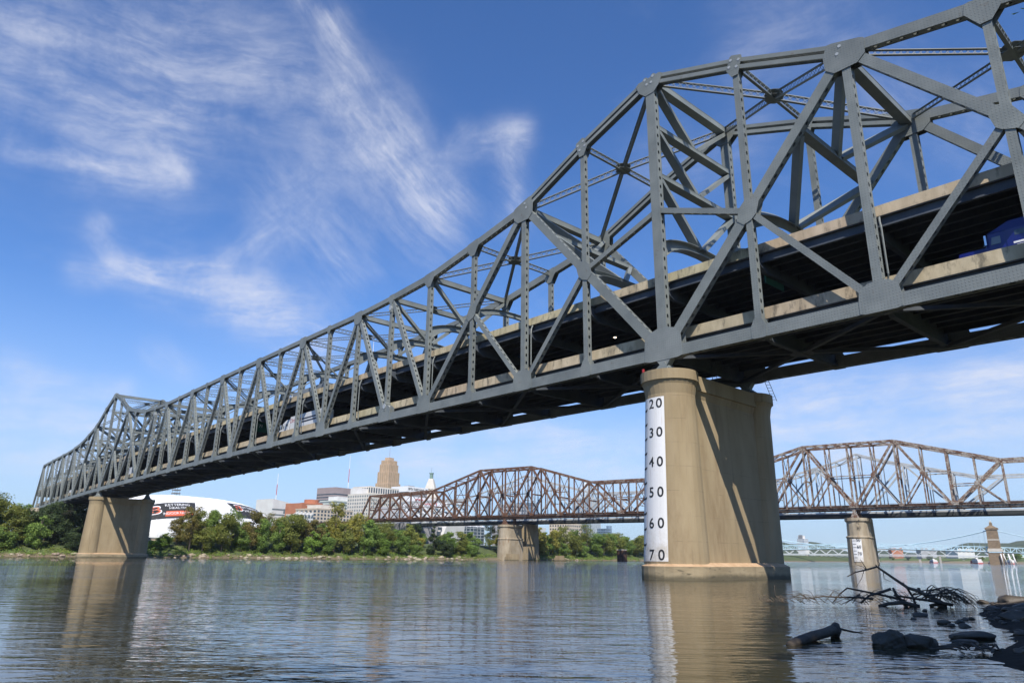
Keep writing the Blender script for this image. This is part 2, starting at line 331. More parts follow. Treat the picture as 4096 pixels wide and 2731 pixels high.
# ================================================================== the riveted double-deck truss bridge
PAN, TW = 11.506, 16.5
N0, N1 = -6, 34
def zb(n): return 23.58+.1446*n-.00581*n*n
HT = {0: 35.3, 1: 31.15, 2: 26.2, 3: 24.05, 4: 22.1, 5: 21.4}
def dpier(n): return min(n, 22-n) if 0 <= n <= 22 else (-n if n < 0 else n-22)
def Hn(n): return HT.get(dpier(n), 21.0)
SY = (0., TW)
def B(n, s): return Vector((-n*PAN, SY[s], zb(n)))
def T(n, s): return Vector((-n*PAN, SY[s], zb(n)+Hn(n)))
def Z(n, y, h): return Vector((-n*PAN, y, zb(n)+h))
bridge = empty('truss_bridge', (0, TW/2, 21.3), 'huge grey riveted double-deck steel truss bridge crossing the river', 'bridge')
YAX = Vector((0, 1, 0))
def perforated(mb, p0, p1, wd, nrm, side, step=1.0, hole=(.30, .52), margin=.9):
    """cover plate from p0 to p1, width wd along side, with a row of oval hand holes"""
    p0, p1 = Vector(p0), Vector(p1); L = (p1-p0).length; d = (p1-p0)/L
    k = max(1, int((L-2*margin)/step)); m0 = (L-k*step)/2; hw = wd/2
    a, b = min(hole[0], wd*.62)/2, hole[1]/2
    def P(u, v): return p0+d*u+side*v
    mb.add([P(0, -hw), P(m0, -hw), P(m0, hw), P(0, hw)], [(0, 1, 2, 3)]); mb.add([P(L-m0, -hw), P(L, -hw), P(L, hw), P(L-m0, hw)], [(0, 1, 2, 3)])
    for i in range(k):
        u0 = m0+i*step; u1 = u0+step; uc = u0+step/2
        outer = [P(u0, -hw), P(uc, -hw), P(u1, -hw), P(u1, 0), P(u1, hw), P(uc, hw), P(u0, hw), P(u0, 0)]
        inner = [P(uc-b*.62, -a*.8), P(uc, -a), P(uc+b*.62, -a*.8), P(uc+b, 0), P(uc+b*.62, a*.8), P(uc, a), P(uc-b*.62, a*.8), P(uc-b, 0)]
        mb.add(outer+inner, [(j, (j+1) % 8, 8+(j+1) % 8, 8+j) for j in range(8)])
def member(name, p0, p1, depth, width, t0=0., t1=0., step=1.05, holes=True, mt=None, lips=True):
    """built-up box member: two side webs and two perforated cover plates"""
    p0, p1 = Vector(p0), Vector(p1); d = (p1-p0).normalized(); p0 = p0+d*t0; p1 = p1-d*t1
    nn = d.cross(YAX).normalized(); mb = MB(); th = .045
    for s in (-1, 1): mb.beam(p0+YAX*s*(width/2-th/2), p1+YAX*s*(width/2-th/2), th, depth, YAX)
    for s in (-1, 1):
        o = nn*s*(depth/2-.05)
        if holes: perforated(mb, p0+o, p1+o, width-2*th-.004, nn, YAX, step, (.30 if width > .6 else .24, .52))
        else: mb.beam(p0+o, p1+o, width-2*th-.004, .03, YAX)
    return mb.build(name, mt or M['steel_rivet'], bridge)
def hull(pts):
    pts = sorted(set((round(x, 4), round(z, 4)) for x, z in pts))
    def half(ps):
        h = []
        for p in ps:
            while len(h) > 1 and (h[-1][0]-h[-2][0])*(p[1]-h[-2][1])-(h[-1][1]-h[-2][1])*(p[0]-h[-2][0]) <= 0: h.pop()
            h.append(p)
        return h[:-1]
    return half(pts)+half(pts[::-1])
def gusset(node, arms, halfw, name='gusset_plate'):
    """arms: (direction point, reach, depth); a plate on each face of the truss"""
    pts = []
    for q, reach, dep in arms:
        d = (Vector(q)-node).normalized(); nn = d.cross(YAX)
        for s in (-1, 1):
            e = node+d*reach+nn*s*dep*.5; pts.append((e.x, e.z)); e = node+d*reach*.75+nn*s*dep*.62; pts.append((e.x, e.z))
    h = hull(pts); mb = MB()
    for s in (-1, 1):
        y = node.y+s*halfw
        mb.prism([(x, y, z) for x, z in (h if s > 0 else h)], (0, s*.035, 0))
    return mb.build(name, M['steel_rivet'], bridge)
def lattice(name, p0, p1, depth, width, up, step=.62, mt=None, cut=.9, bar=.055, par=None):
    """laced strut: two flat flanges and crossed lacing bars"""
    p0, p1 = Vector(p0), Vector(p1); d = (p1-p0).normalized(); p0 = p0+d*cut; p1 = p1-d*cut; L = (p1-p0).length
    up = Vector(up); up = (up-d*up.dot(d)).normalized(); sd = d.cross(up); mb = MB()
    for s in (-1, 1): mb.beam(p0+up*s*depth/2, p1+up*s*depth/2, width, .07, sd)
    k = max(2, int(L/(depth*1.0))); st = L/k
    for f in ((-1, 1) if width > .3 else (0,)):
        o = sd*f*(width/2-.02)
        for i in range(k):
            for s in (-1, 1): mb.beam(p0+d*i*st-up*s*depth/2+o+sd*s*.008, p0+d*(i+1)*st+up*s*depth/2+o+sd*s*.008, .012, bar, sd)
    for e in (p0, p1): mb.beam(e-d*.35, e+d*.35, .02, depth, sd)
    return mb.build(name, mt or M['steel'], par or bridge)
def plate_beam(name, p0, p1, depth, width, mt=None):
    mb = MB(); p0, p1 = Vector(p0), Vector(p1); d = (p1-p0).normalized(); sd = Vector((0, 0, 1)).cross(d)
    if sd.length < .05: sd = Vector((1, 0, 0))
    sd.normalize(); up = d.cross(sd)
    mb.beam(p0, p1, width-.06, depth-.1, sd)
    for s in (-1, 1): mb.beam(p0+up*s*(depth/2-.03), p1+up*s*(depth/2-.03), width, .06, sd)
    return mb.build(name, mt or M['steel'], bridge)
def is_main(n):      # panel points where the web members meet on the bottom chord
    d = dpier(n)
    if 0 <= n <= 22 and d >= 5: return n % 2 == 1
    return n % 2 == 0
def side_simple(n): return dpier(n) > 4 and not 0 <= n <= 22
for s in (0, 1):
    for n in range(N0, N1):
        deep = 1.25 if dpier(n) < 5 else 1.0
        member('bottom_chord', B(n, s), B(n+1, s), deep, .84, .003, .003, step=1.25)
    # top chord: eyebars over the piers, boxes elsewhere
    for n in range(N0, N1-1):
        if dpier(n) <= 2 and dpier(n+1) <= 2 and (dpier(n)+dpier(n+1)) in (1, 3):
            a, b = T(n, s), T(n+1, s); d = (b-a).normalized(); nn = d.cross(YAX).normalized()
            if nn.z < 0: nn = -nn
            hi, lo = (a, b) if dpier(n) < dpier(n+1) else (b, a)
            for row in (-1, 1):
                for y in (-.36, -.12, .12, .36):
                    mb = MB(); o = nn*row*.40+YAX*y; pa, pb = a+o+d*.5, b+o-d*.5
                    mb.beam(pa, pb, .07, .46, YAX)
                    for q in (pa, pb): mb.prism([q-YAX*.045+d*.40*math.cos(k*math.pi/8)+nn*.40*math.sin(k*math.pi/8) for k in range(16)], YAX*.09)
                    mb.build('eyebar', M['steel'], bridge)
                for q in (a+nn*row*.40+d*.5, b+nn*row*.40-d*.5):
                    mb = MB(); mb.prism([q-YAX*.50+d*.17*math.cos(k*math.pi/6)+nn*.17*math.sin(k*math.pi/6) for k in range(12)], YAX*1.0)
                    mb.build('pin', M['pin'], bridge)
        else:
            member('top_chord', T(n, s), T(n+1, s), 1.1 if dpier(n) < 5 else .85, .82, .003, .003, step=1.15)
    member('end_post', T(N1-1, s), B(N1, s), .9, .8, 0, 0)
    # web
    for n in range(N0, N1):
        d = dpier(n)
        if d == 0:
            member('vertical_post', B(n, s), T(n, s), 1.25, .80, .4, .7, step=1.15)
        elif d in (1, 3) and not side_simple(n):
            mid = Z(n, SY[s], .5*HT[2] if d == 1 else .5*(HT[2]))
            mid = Z(n, SY[s], HT[2]*.5)
            member('sub_vertical', mid, T(n, s), .70, .66, .5, .55, step=1.1); member('sub_vertical', B(n, s), mid, .72, .68, .4, .5, step=1.1)
        else:
            member('vertical', B(n, s), T(n, s), .82 if d in (2, 4) else .66, .72, .4, .35, step=1.05)
    for pn in (0, 22):
        for sg in (-1, 1):
            m1, m3 = pn+sg, pn+3*sg; t2, b2, b4 = pn+2*sg, pn+2*sg, pn+4*sg
            mid1, mid3 = Z(m1, SY[s], HT[2]*.5), Z(m3, SY[s], HT[2]*.5)
            member('diagonal', B(pn, s), mid1, 1.15, .76, 1.0, .0, step=1.15); member('diagonal', mid1, T(t2, s), 1.05, .76, .0, .8, step=1.15)
            member('diagonal', T(t2, s), mid3, .95, .76, .8, 0, step=1.15); member('diagonal', mid3, B(b4, s), .9, .74, 0, .6, step=1.15)
            member('sub_diagonal', mid1, B(b2, s), .66, .62, .6, .7, step=1.1); member('sub_diagonal', mid3, B(b2, s), .66, .62, .6, .7, step=1.1)
            member('sub_strut', mid1, Z(pn, SY[s], 17.4), .62, .6, .5, .5, step=1.2)
            gusset(mid1, [(B(pn, s), 1.45, 1.0), (T(t2, s), 1.45, 1.0), (B(b2, s), 1.05, .6), (B(m1, s), 1.15, .6), (T(m1, s), 1.25, .6), (Z(pn, SY[s], 17.4), 1.05, .6)], .395)
            gusset(mid3, [(T(t2, s), 1.4, .9), (B(b4, s), 1.4, .9), (B(b2, s), 1.05, .6), (B(m3, s), 1.05, .6), (T(m3, s), 1.1, .6)], .39)
    sdiag = []
    for n in range(4, 18):
        sdiag.append((B(n, s), T(n+1, s)) if (n % 2 == 1 or n == 4) and n != 17 else (T(n, s), B(n+1, s)))
    sdiag[0] = (B(4, s), T(5, s)); sdiag[1] = (B(5, s), T(6, s)); sdiag[-1] = (T(17, s), B(18, s))
    for n in range(26, 33): sdiag.append((B(n, s), T(n+1, s)) if n % 2 == 0 else (T(n, s), B(n+1, s)))
    for n in range(-6, -4): sdiag.append((T(n, s), B(n+1, s)) if n % 2 else (B(n, s), T(n+1, s)))
    for a, b in sdiag: member('diagonal', a, b, .78, .74, .6, .6, step=1.05)
    # node plates
    for n in range(N0, N1):
        d = dpier(n); bn, tn = B(n, s), T(n, s); hz = PAN
        arms = [(B(n-1, s), 1.6, 1.2), (B(n+1, s), 1.6, 1.2), (tn, 1.9, 1.0)]
        if d == 0: arms = [(B(n-1, s), 2.5, 1.25), (B(n+1, s), 2.5, 1.25), (tn, 2.9, 1.3), (Z(n-1, SY[s], 13.1), 3.0, 1.1), (Z(n+1, SY[s], 13.1), 3.0, 1.1)]
        elif is_main(n) or d == 4 or n in (5, 17):
            arms = [(B(n-1, s), 1.8, 1.1), (B(n+1, s), 1.8, 1.1), (tn, 2.1, .9), (Z(n-1, SY[s], 16), 2.2, .9), (Z(n+1, SY[s], 16), 2.2, .9)]
        else: arms = [(B(n-1, s), .8, 1.1), (B(n+1, s), .8, 1.1), (tn, 1.4, .75)]
        gusset(bn, arms, .425)
        if n < N1-1 or True:
            if d in (0, 2): arms = [(T(n-1, s), 1.9, 1.25), (T(n+1, s), 1.9, 1.25), (bn, 2.1, 1.25)]+([(Z(n-2, SY[s], 0), 2.3, 1.1), (Z(n+2, SY[s], 0), 2.3, 1.1)] if d == 2 else [])
            elif d == 1: arms = [(T(n-1, s), .75, 1.6), (T(n+1, s), .75, 1.6), (bn, 1.6, .8)]
            elif is_main(n) and d > 4: arms = [(T(n-1, s), .7, .95), (T(n+1, s) if n < N1-1 else bn, .7, .95), (bn, 1.1, .7)]
            else: arms = [(T(n-1, s), 1.4, 1.0), (T(n+1, s) if n < N1-1 else B(N1, s), 1.4, 1.0), (bn, 1.8, .9)]+([(Z(n-1, SY[s], 3), 1.9, .9), (Z(n+1, SY[s], 3), 1.9, .9)] if d > 4 else [])
            gusset(tn, arms, .427)
# ---- cross frames and lateral bracing between the two trusses
def arch_g(pa, pb, up, deep=.9, mt=None, wd=.5):
    """curved plate girder from pa to pb, arching along up"""
    pa, pb, up = Vector(pa), Vector(pb), Vector(up).normalized(); sd = up.cross(YAX).normalized(); mb = MB(); K = 16; tp_, bt_ = [], []
    for i in range(K+1):
        u = i/K; q = abs(2*u-1); c = pa.lerp(pb, u); tp_.append(c+up*(1.25-1.25*q**2.6)); bt_.append(c+up*(1.25-deep-2.0*q**3.6-.3*q))
    for i in range(K):
        a, b, c, d = bt_[i], bt_[i+1], tp_[i+1], tp_[i]; o = sd*.03
        mb.hexa([a-o, a+o, b+o, b-o, d-o, d+o, c+o, c-o])
        for e in (tp_, bt_): mb.beam(e[i], e[i+1], wd, .06, sd)
    return mb.build('portal_arch', mt or M['steel'], bridge)
def frame(levels, pts, up, wd, archpos, vdeep=.5):
    """stacked V bracing between the trusses; pts(level, y) gives a point, archpos is the lowest level"""
    for i, l in enumerate(levels):
        plate_beam('cross_strut', pts(l, .4), pts(l, TW-.4), .85 if i == 0 else .6, wd)
        nx = levels[i+1] if i+1 < len(levels) else archpos
        for s in (0, 1):
            a = Vector(pts(l, .5 if s == 0 else TW-.5))-up*.42; b = Vector(pts(nx, TW/2+(-.4 if s == 0 else .4)))+up*(.3 if i+1 < len(levels) else 1.2); d = (b-a).normalized(); n_ = up.cross(YAX).normalized(); mb = MB()
            mb.beam(a, b, wd*.92, vdeep, n_); mb.build('sway_brace', M['steel'], bridge)
    arch_g(pts(archpos, .42), pts(archpos, TW-.42), up, wd=wd)
ZUP = Vector((0, 0, 1))
for n in range(N0, N1):
    d = dpier(n); X = -n*PAN; ev = n % 2 == 0
    if d in (1, 3) or (not ev and d > 5):
        lattice('cross_strut', T(n, 0), T(n, 1), .8, .35, ZUP, cut=.5)
        if d == 3: arch_g((X, .42, zb(n)+13.6), (X, TW-.42, zb(n)+13.6), ZUP, .7)
        continue
    vert = lambda h, y, n=n: (-n*PAN, y, zb(n)+h)
    if d == 0: frame([35.1, 28.6, 22.0], vert, ZUP, 1.15, 13.6)
    elif d == 2: continue
    elif d <= 5 or n in (6, 16): frame([Hn(n)-.2], vert, ZUP, .75, 13.6)
    else:
        lattice('cross_strut', (X, 0, zb(n)+20.8), (X, TW, zb(n)+20.8), .8, .4, ZUP, cut=.4)
        for s in (0, 1): mb = MB(); mb.beam((X, .45 if s == 0 else TW-.45, zb(n)+20.3), (X, TW/2+(-.35 if s == 0 else .35), zb(n)+14.9), .3, .28, (1, 0, 0)); mb.build('sway_brace', M['steel'], bridge)
        arch_g((X, .42, zb(n)+13.6), (X, TW-.42, zb(n)+13.6), ZUP, .8)
for pn in (0, 22):         # portals lying in the plane of the main diagonals
    for sg in (-1, 1):
        if pn+2*sg < N0: continue
        b0, t2 = B(pn, 0), T(pn+2*sg, 0); up = (t2-b0).normalized()
        pts = lambda l, y, b0=b0, t2=t2: tuple(b0.lerp(t2, l)+Vector((0, y, 0)))
        frame([.985, .765], pts, up, 1.05, .50, .55)
for n in range(-6, 33, 2):
    if n+2 > 33: continue
    for s in (0, 1):
        a, b = T(n, s), T(n+2, 1-s); c = T(n+1, 0).lerp(T(n+1, 1), .5)
        up = (T(n, 0)-T(n+1, 0)).cross(YAX).normalized()
        for p, nm in ((a, 1), (b, 1)):
            lattice('lateral_brace', p+Vector((0, .3 if p.y < 8 else -.3, 0)), c, .82 if dpier(n) < 4 else .55, .36 if dpier(n) < 4 else .28, (0, 0, 1), cut=.55, bar=.045)
    c = T(n+1, 0).lerp(T(n+1, 1), .5); mb = MB()
    for dz in (-.32, .32): mb.prism([c+Vector((1.1*math.cos(k*math.pi/4+.39), 1.1*math.sin(k*math.pi/4+.39), dz)) for k in range(8)], (0, 0, .02))
    mb.build('brace_plate', M['steel'], bridge)
# ---- floor system
YP0, YP1 = 1.12, 1.46
DECKS = (('lower', 1.75, 1.12), ('upper', 8.86, .95))
K = range(N0, N1+1)
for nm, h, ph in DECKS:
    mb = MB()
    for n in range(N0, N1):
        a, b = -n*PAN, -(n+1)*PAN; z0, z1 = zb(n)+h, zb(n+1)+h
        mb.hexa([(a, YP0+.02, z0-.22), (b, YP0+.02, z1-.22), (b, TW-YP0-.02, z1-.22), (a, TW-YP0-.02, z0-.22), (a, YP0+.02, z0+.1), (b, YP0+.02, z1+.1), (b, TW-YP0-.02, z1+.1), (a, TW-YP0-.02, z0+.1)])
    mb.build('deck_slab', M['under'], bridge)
    for n in range(N0, N1):
        for k, (y0, y1) in enumerate(((YP0, YP1), (TW-YP1, TW-YP0))):
            a, b = -n*PAN-.012, -(n+1)*PAN+.012; z0, z1 = zb(n)+h, zb(n+1)+h; mb = MB()
            o = (.0, .06) if k == 0 else (-.06, 0)
            mb.hexa([(a, y0-.03, z0-.12), (b, y0-.03, z1-.12), (b, y1, z1-.12), (a, y1, z0-.12), (a, y0-.03, z0+.08), (b, y0-.03, z1+.08), (b, y1, z1+.08), (a, y1, z0+.08)])
            mb.hexa([(a, y0, z0+.08), (b, y0, z1+.08), (b, y1, z1+.08), (a, y1, z0+.08), (a, y0+o[0]+.05, z0+ph), (b, y0+o[0]+.05, z1+ph), (b, y1+o[0]-.05, z1+ph), (a, y1+o[0]-.05, z0+ph)])
            mb.build('parapet', M['parapet'], bridge)
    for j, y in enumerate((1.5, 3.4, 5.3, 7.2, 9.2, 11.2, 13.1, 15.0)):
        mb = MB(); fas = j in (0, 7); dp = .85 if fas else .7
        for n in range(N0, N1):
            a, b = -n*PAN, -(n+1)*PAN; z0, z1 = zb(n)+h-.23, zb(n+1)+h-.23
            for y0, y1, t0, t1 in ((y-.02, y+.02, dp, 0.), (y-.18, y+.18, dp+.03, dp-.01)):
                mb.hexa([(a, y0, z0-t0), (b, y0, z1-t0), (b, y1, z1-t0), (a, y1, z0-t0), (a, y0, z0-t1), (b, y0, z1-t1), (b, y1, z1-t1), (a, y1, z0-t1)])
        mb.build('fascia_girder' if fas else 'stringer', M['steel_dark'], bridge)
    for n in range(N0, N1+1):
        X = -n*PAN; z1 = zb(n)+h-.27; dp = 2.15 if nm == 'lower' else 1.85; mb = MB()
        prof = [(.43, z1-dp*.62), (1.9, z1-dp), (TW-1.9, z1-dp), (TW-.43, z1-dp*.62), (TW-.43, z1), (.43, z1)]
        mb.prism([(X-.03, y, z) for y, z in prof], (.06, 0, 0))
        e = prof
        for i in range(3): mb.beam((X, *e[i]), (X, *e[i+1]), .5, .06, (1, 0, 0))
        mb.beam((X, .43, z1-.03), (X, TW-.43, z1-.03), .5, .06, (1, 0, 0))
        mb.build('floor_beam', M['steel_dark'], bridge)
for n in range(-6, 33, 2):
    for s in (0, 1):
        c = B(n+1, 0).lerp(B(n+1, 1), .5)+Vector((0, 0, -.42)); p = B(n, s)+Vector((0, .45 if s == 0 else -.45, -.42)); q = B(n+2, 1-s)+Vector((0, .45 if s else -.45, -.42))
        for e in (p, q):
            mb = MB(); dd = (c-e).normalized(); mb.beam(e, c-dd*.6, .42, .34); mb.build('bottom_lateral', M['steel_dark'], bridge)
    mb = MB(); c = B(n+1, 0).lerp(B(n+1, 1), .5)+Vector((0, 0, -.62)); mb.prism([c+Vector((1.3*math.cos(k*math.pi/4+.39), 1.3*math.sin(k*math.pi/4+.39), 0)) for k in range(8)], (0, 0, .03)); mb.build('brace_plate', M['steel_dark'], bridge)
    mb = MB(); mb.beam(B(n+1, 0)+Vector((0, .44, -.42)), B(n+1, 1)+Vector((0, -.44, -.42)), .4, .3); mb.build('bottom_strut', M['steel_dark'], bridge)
for n in range(N0, N1):   # horizontal connection plates along the chord
    for s in (0,):
        mb = MB(); c = B(n, s); mb.prism([(c.x-.9, c.y+.43, c.z-.52), (c.x+.9, c.y+.43, c.z-.52), (c.x+.4, c.y+1.3, c.z-.52), (c.x-.4, c.y+1.3, c.z-.52)], (0, 0, .03)); mb.build('lateral_plate', M['steel'], bridge)
# ---- drain pipes
for n in range(-4, 33, 2):
    if dpier(n) == 0: continue
    x = -n*PAN+.62; mb = MB(); z = zb(n)
    mb.tube([(x-.2, 1.1, z+8.6), (x-.1, .75, z+8.0), (x, .62, z+7.4), (x, .62, z+2.9), (x-.2, .9, z+2.3), (x-.2, .95, z+1.2)], .09, 6); mb.build('drain_pipe', M['steel'], bridge)
# ---- hinge links of the suspended span
for n in (5, 17):
    for s in (0, 1):
        for h in (Hn(n)-1.9, 1.9):
            mb = MB(); c = Z(n, SY[s], h); mb.prism([c+Vector((.45*math.cos(k*math.pi/6), -.55, .45*math.sin(k*math.pi/6))) for k in range(12)], (0, 1.1, 0)); mb.build('hinge_pin', M['pin'], bridge)
            mb = MB(); mb.prism([c+Vector((.34*a, -.50, .8*b)) for a, b in ((-1, -1), (1, -1), (1.2, .6), (.6, 1), (-.6, 1), (-1.2, .6))], (0, 1.0, 0)); mb.build('hinge_link', M['steel'], bridge)
# ---- bearings on the piers
def bearing(n, s):
    c = B(n, s); z0 = 21.27 if n == 0 else 21.27; z1 = c.z-.62; mb = MB(); X, Y = c.x, c.y; zp = z1-.75
    mb.prism([(X-1.0, Y-.42, z1), (X+1.0, Y-.42, z1), (X+.45, Y-.42, zp), (X-.45, Y-.42, zp)], (0, .84, 0))
    mb.prism([(X+.38*math.cos(k*math.pi/8), Y-.56, zp+.38*math.sin(k*math.pi/8)) for k in range(16)], (0, 1.12, 0))
    for y in (-.7, -.25, .25, .7):
        mb.prism([(X-.35, Y+y-.03, zp), (X+.35, Y+y-.03, zp), (X+1.5, Y+y-.03, z0+.12), (X-1.5, Y+y-.03, z0+.12)], (0, .06, 0))
    for x in (-.6, 0, .6): mb.prism([(X+x-.03, Y-.4, zp-.1), (X+x-.03, Y+.4, zp-.1), (X+x*1.5-.03, Y+1.3, z0+.1), (X+x*1.5-.03, Y-1.3, z0+.1)], (.06, 0, 0))
    mb.box(X-1.7, X+1.7, Y-1.5, Y+1.5, z0, z0+.13)
    mb.build('bearing', M['steel'], bridge)
for n in (0, 22):
    for s in (0, 1): bearing(n, s)
# ---- deck lamp, radio masts, ladder and red navigation lamp
lampm = bpy.data.materials.new('lamp_glow'); lampm.use_nodes = True; lb = lampm.node_tree.nodes['Principled BSDF']; lb.inputs['Emission Color'].default_value = (1, .82, .6, 1); lb.inputs['Emission Strength'].default_value = 5
mb = MB(); mb.box(-14.1, -13.5, 7.7, 8.3, 30.3, 30.45); o = mb.build('deck_lamp', M['steel_dark'], bridge)
mb = MB(); mb.box(-13.92, -13.68, 7.88, 8.12, 30.2, 30.296); mb.build('lamp_lens', lampm, o)
for n, hh in ((8, 3.6), (14, 3.4)):
    p = T(n, 1); mb = MB(); mb.tube([p+Vector((0, 0, .45)), p+Vector((0, 0, hh*.45)), p+Vector((0, 0, hh))], [.07, .05, .03], 5); mb.tube([p+Vector((-1.4, -.2, .9)), p+Vector((.3, 0, .6))], .09, 5); mb.build('aviation_mast', M['white_paint'], bridge)
def ladder(p, q, w=.5, name='ladder'):
    p, q = Vector(p), Vector(q); mb = MB(); sd = Vector((.8, .6, 0)).normalized()*w/2
    for s in (-1, 1): mb.tube([p+sd*s, q+sd*s], .035, 4)
    k = int((q-p).length/.38)
    for i in range(k): c = p.lerp(q, (i+.5)/k); mb.tube([c-sd, c+sd], .025, 4)
    mb.build(name, M['steel_dark'], bridge)
ladder((1.4, 7.2, 20.2), (1.4, 7.2, 24.5)); ladder((2.4, 18.6, 20.7), (1.2, 18.6, 24.6))
# ================================================================== concrete piers of the truss bridge
ZTOP, ZBASE = 21.14, 1.47
def make_pier(X0, label, gauge, sgn, glabel=None):
    near = [(X0+.32, 0.), (X0+.05, -.05)]; far = [(X0-.15, 16.4), (X0-.75, 16.1)]     # top, bottom centres
    rT, rB = 2.6, 3.28
    p = empty('concrete_pier', (X0, 8.2, 0), label, 'bridge pier', 'piers of the truss bridge')
    for (ct, cb) in (near, far):
        mb = MB(); n = 28; zs = [(ZBASE+.02, rB, 0.), (10., (rB+rT)/2, .44), (18.6, rT+.02, .965), (19.6, rT+.18, .99), (20.05, rT+.38, 1.)]
        vs = []
        for z, r, u in zs: vs += [(cb[0]+(ct[0]-cb[0])*u+r*math.cos(2*math.pi*k/n), cb[1]+(ct[1]-cb[1])*u+r*math.sin(2*math.pi*k/n), z) for k in range(n)]
        m = len(zs); fs = [(i*n+k, i*n+(k+1) % n, (i+1)*n+(k+1) % n, (i+1)*n+k) for i in range(m-1) for k in range(n)]+[tuple(range((m-1)*n, m*n))]
        mb.add(vs, fs); mb.build('column', M['pier'], p)
        mb = MB(); mb.cyl(ct, rT+.48, 20.053, ZTOP, 32); mb.build('column_cap', M['pier'], p)
    mb = MB(); ht, hb = 1.75, 2.55; ct, cb, dt, db = near[0], near[1], far[0], far[1]; m_ = .5
    def wall(z0, z1, h0, h1, u0, u1):
        l = lambda a, b, u: (a[0]+(b[0]-a[0])*u, a[1]+(b[1]-a[1])*u)
        a0, a1, b0, b1 = l(cb, ct, u0), l(cb, ct, u1), l(db, dt, u0), l(db, dt, u1)
        mb.hexa([(a0[0]-h0, a0[1], z0), (a0[0]+h0, a0[1], z0), (b0[0]+h0, b0[1], z0), (b0[0]-h0, b0[1], z0), (a1[0]-h1, a1[1], z1), (a1[0]+h1, a1[1], z1), (b1[0]+h1, b1[1], z1), (b1[0]-h1, b1[1], z1)])
    wall(ZBASE+.02, 18.6, hb, ht, 0, .965); mb.build('web_wall', M['pier'], p)
    mb = MB(); wall(18.603, 19.4, ht, ht+.25, .966, .99); wall(19.403, ZTOP-.12, ht+.42, ht+.42, 1, 1); mb.build('wall_coping', M['pier'], p)
    # footing: round-ended plinth with a sloping top
    def stadium(r, z):
        o = []
        for k in range(13): a = math.pi+math.pi*k/12; o.append((cb[0]+.15+(r-.35)*math.cos(a), cb[1]+(r-.2)*math.sin(a), z))
        for k in range(13): a = math.pi*k/12; o.append((db[0]+r*math.cos(a), db[1]-.2+r*math.sin(a), z))
        return o
    mb = MB(); a, b = stadium(3.98, -3.), stadium(3.95, ZBASE-.2); n = len(a)
    mb.add(a+b, [(i, (i+1) % n, n+(i+1) % n, n+i) for i in range(n)]+[tuple(range(n))[::-1], tuple(range(n, 2*n))]); mb.build('footing', M['pier_base'], p)
    mb = MB(); a, b = stadium(3.93, ZBASE-.197), stadium(3.2, ZBASE+.16); mb.add(a+b, [(i, (i+1) % n, n+(i+1) % n, n+i) for i in range(n)]+[tuple(range(n, 2*n))]); mb.build('footing_slope', M['brown_top'], p)
    # clearance gauge painted on a thin skin round the nose
    def surf(a, z, off, c0, c1):
        u = max(0, min(1, (z-ZBASE)/(20.05-ZBASE))); r = rB+(rT-rB)*min(1, (z-ZBASE)/(18.6-ZBASE))+off
        return (c0[0]+(c1[0]-c0[0])*u+r*math.cos(a), c0[1]+(c1[1]-c0[1])*u+r*math.sin(a), z)
    c1, c0 = (near if gauge == 'near' else far)
    A0, A1 = (R_(-68), R_(-137)) if gauge == 'near' else (R_(72), R_(140))
    mb = MB(); n = 12; zs = [ZBASE+.25, 6, 12, 18.25]; vs = []
    for z in zs: vs += [surf(A0+(A1-A0)*k/n, z, .025, c0, c1) for k in range(n+1)]
    w = n+1; fs = [((i*w+k), (i*w+k+1), (i+1)*w+k+1, (i+1)*w+k) for i in range(3) for k in range(n)]
    vb = [surf(A0+(A1-A0)*k/n, z, -.02, c0, c1) for z in zs for k in range(n+1)]; q = len(vs)
    fs += [(k, q+k, q+k+1, k+1) for k in range(n)]+[(3*w+k, 3*w+k+1, q+3*w+k+1, q+3*w+k) for k in range(n)]+[(i*w, (i+1)*w, q+(i+1)*w, q+i*w) for i in range(3)]+[(i*w+n, q+i*w+n, q+(i+1)*w+n, (i+1)*w+n) for i in range(3)]
    gb = mb.add(vs+vb, fs).build('gauge_board', M['white_paint'], p)
    amid = (A0+A1)/2; asg = 1 if A1 > A0 else -1
    for ft in range(20, 75, 5):
        z = 23.1-ft*.3048
        if z < ZBASE+.3: continue
        a0 = R_(-117) if gauge == 'near' else R_(80); mb = MB(); da = .075
        pts = [surf(a0-k*da, z+dz+(.12 if k == 0 else 0), .04, c0, c1) for dz in (-.12, .1) for k in range(5)]
        if gauge != 'near': pts = [surf(a0+k*da*.6, z+dz, .04, c0, c1) for dz in (-.12, .1) for k in range(5)]
        mb.add(pts, [(k, k+1, 6+k, 5+k) for k in range(4)]); mb.build('foot_mark', M['black_paint'], gb)
    if gauge == 'near':
        for ft in range(20, 80, 10):
            z = 23.1-ft*.3048+.52
            for i, ch in enumerate(str(ft)):
                vs_, fs_ = text_mesh(ch, 1.42, 1.05, 0.0, .02); ac = R_(-101) if i == 0 else R_(-80); r = rB+(rT-rB)*(z-ZBASE)/(18.6-ZBASE); mb = MB()
                mb.add([surf(ac+x/r, z+y, .045, c0, c1) for x, y, _ in vs_], fs_); mb.build('numeral', M['black_paint'], gb)
    return p
pier_near = make_pier(0., 'tall concrete river pier with a white clearance gauge numbered 20 to 70', 'near', 1)
pier_far = make_pier(-22*PAN, 'distant concrete pier under the far end of the grey truss bridge', 'far', 1)
mb = MB(); mb.tube([(-1.9, -1.6, ZTOP), (-1.9, -1.6, ZTOP+.35)], .06, 6); nl = mb.build('navigation_lamp', M['steel_dark'])
tag(nl, 'small red navigation lamp on the near pier cap beside the bearing', 'lamp')
mb = MB(); mb.cyl((-1.9, -1.6), .15, ZTOP+.35, ZTOP+.72, 10); mb.build('lamp_glass', M['red_lamp'], nl)
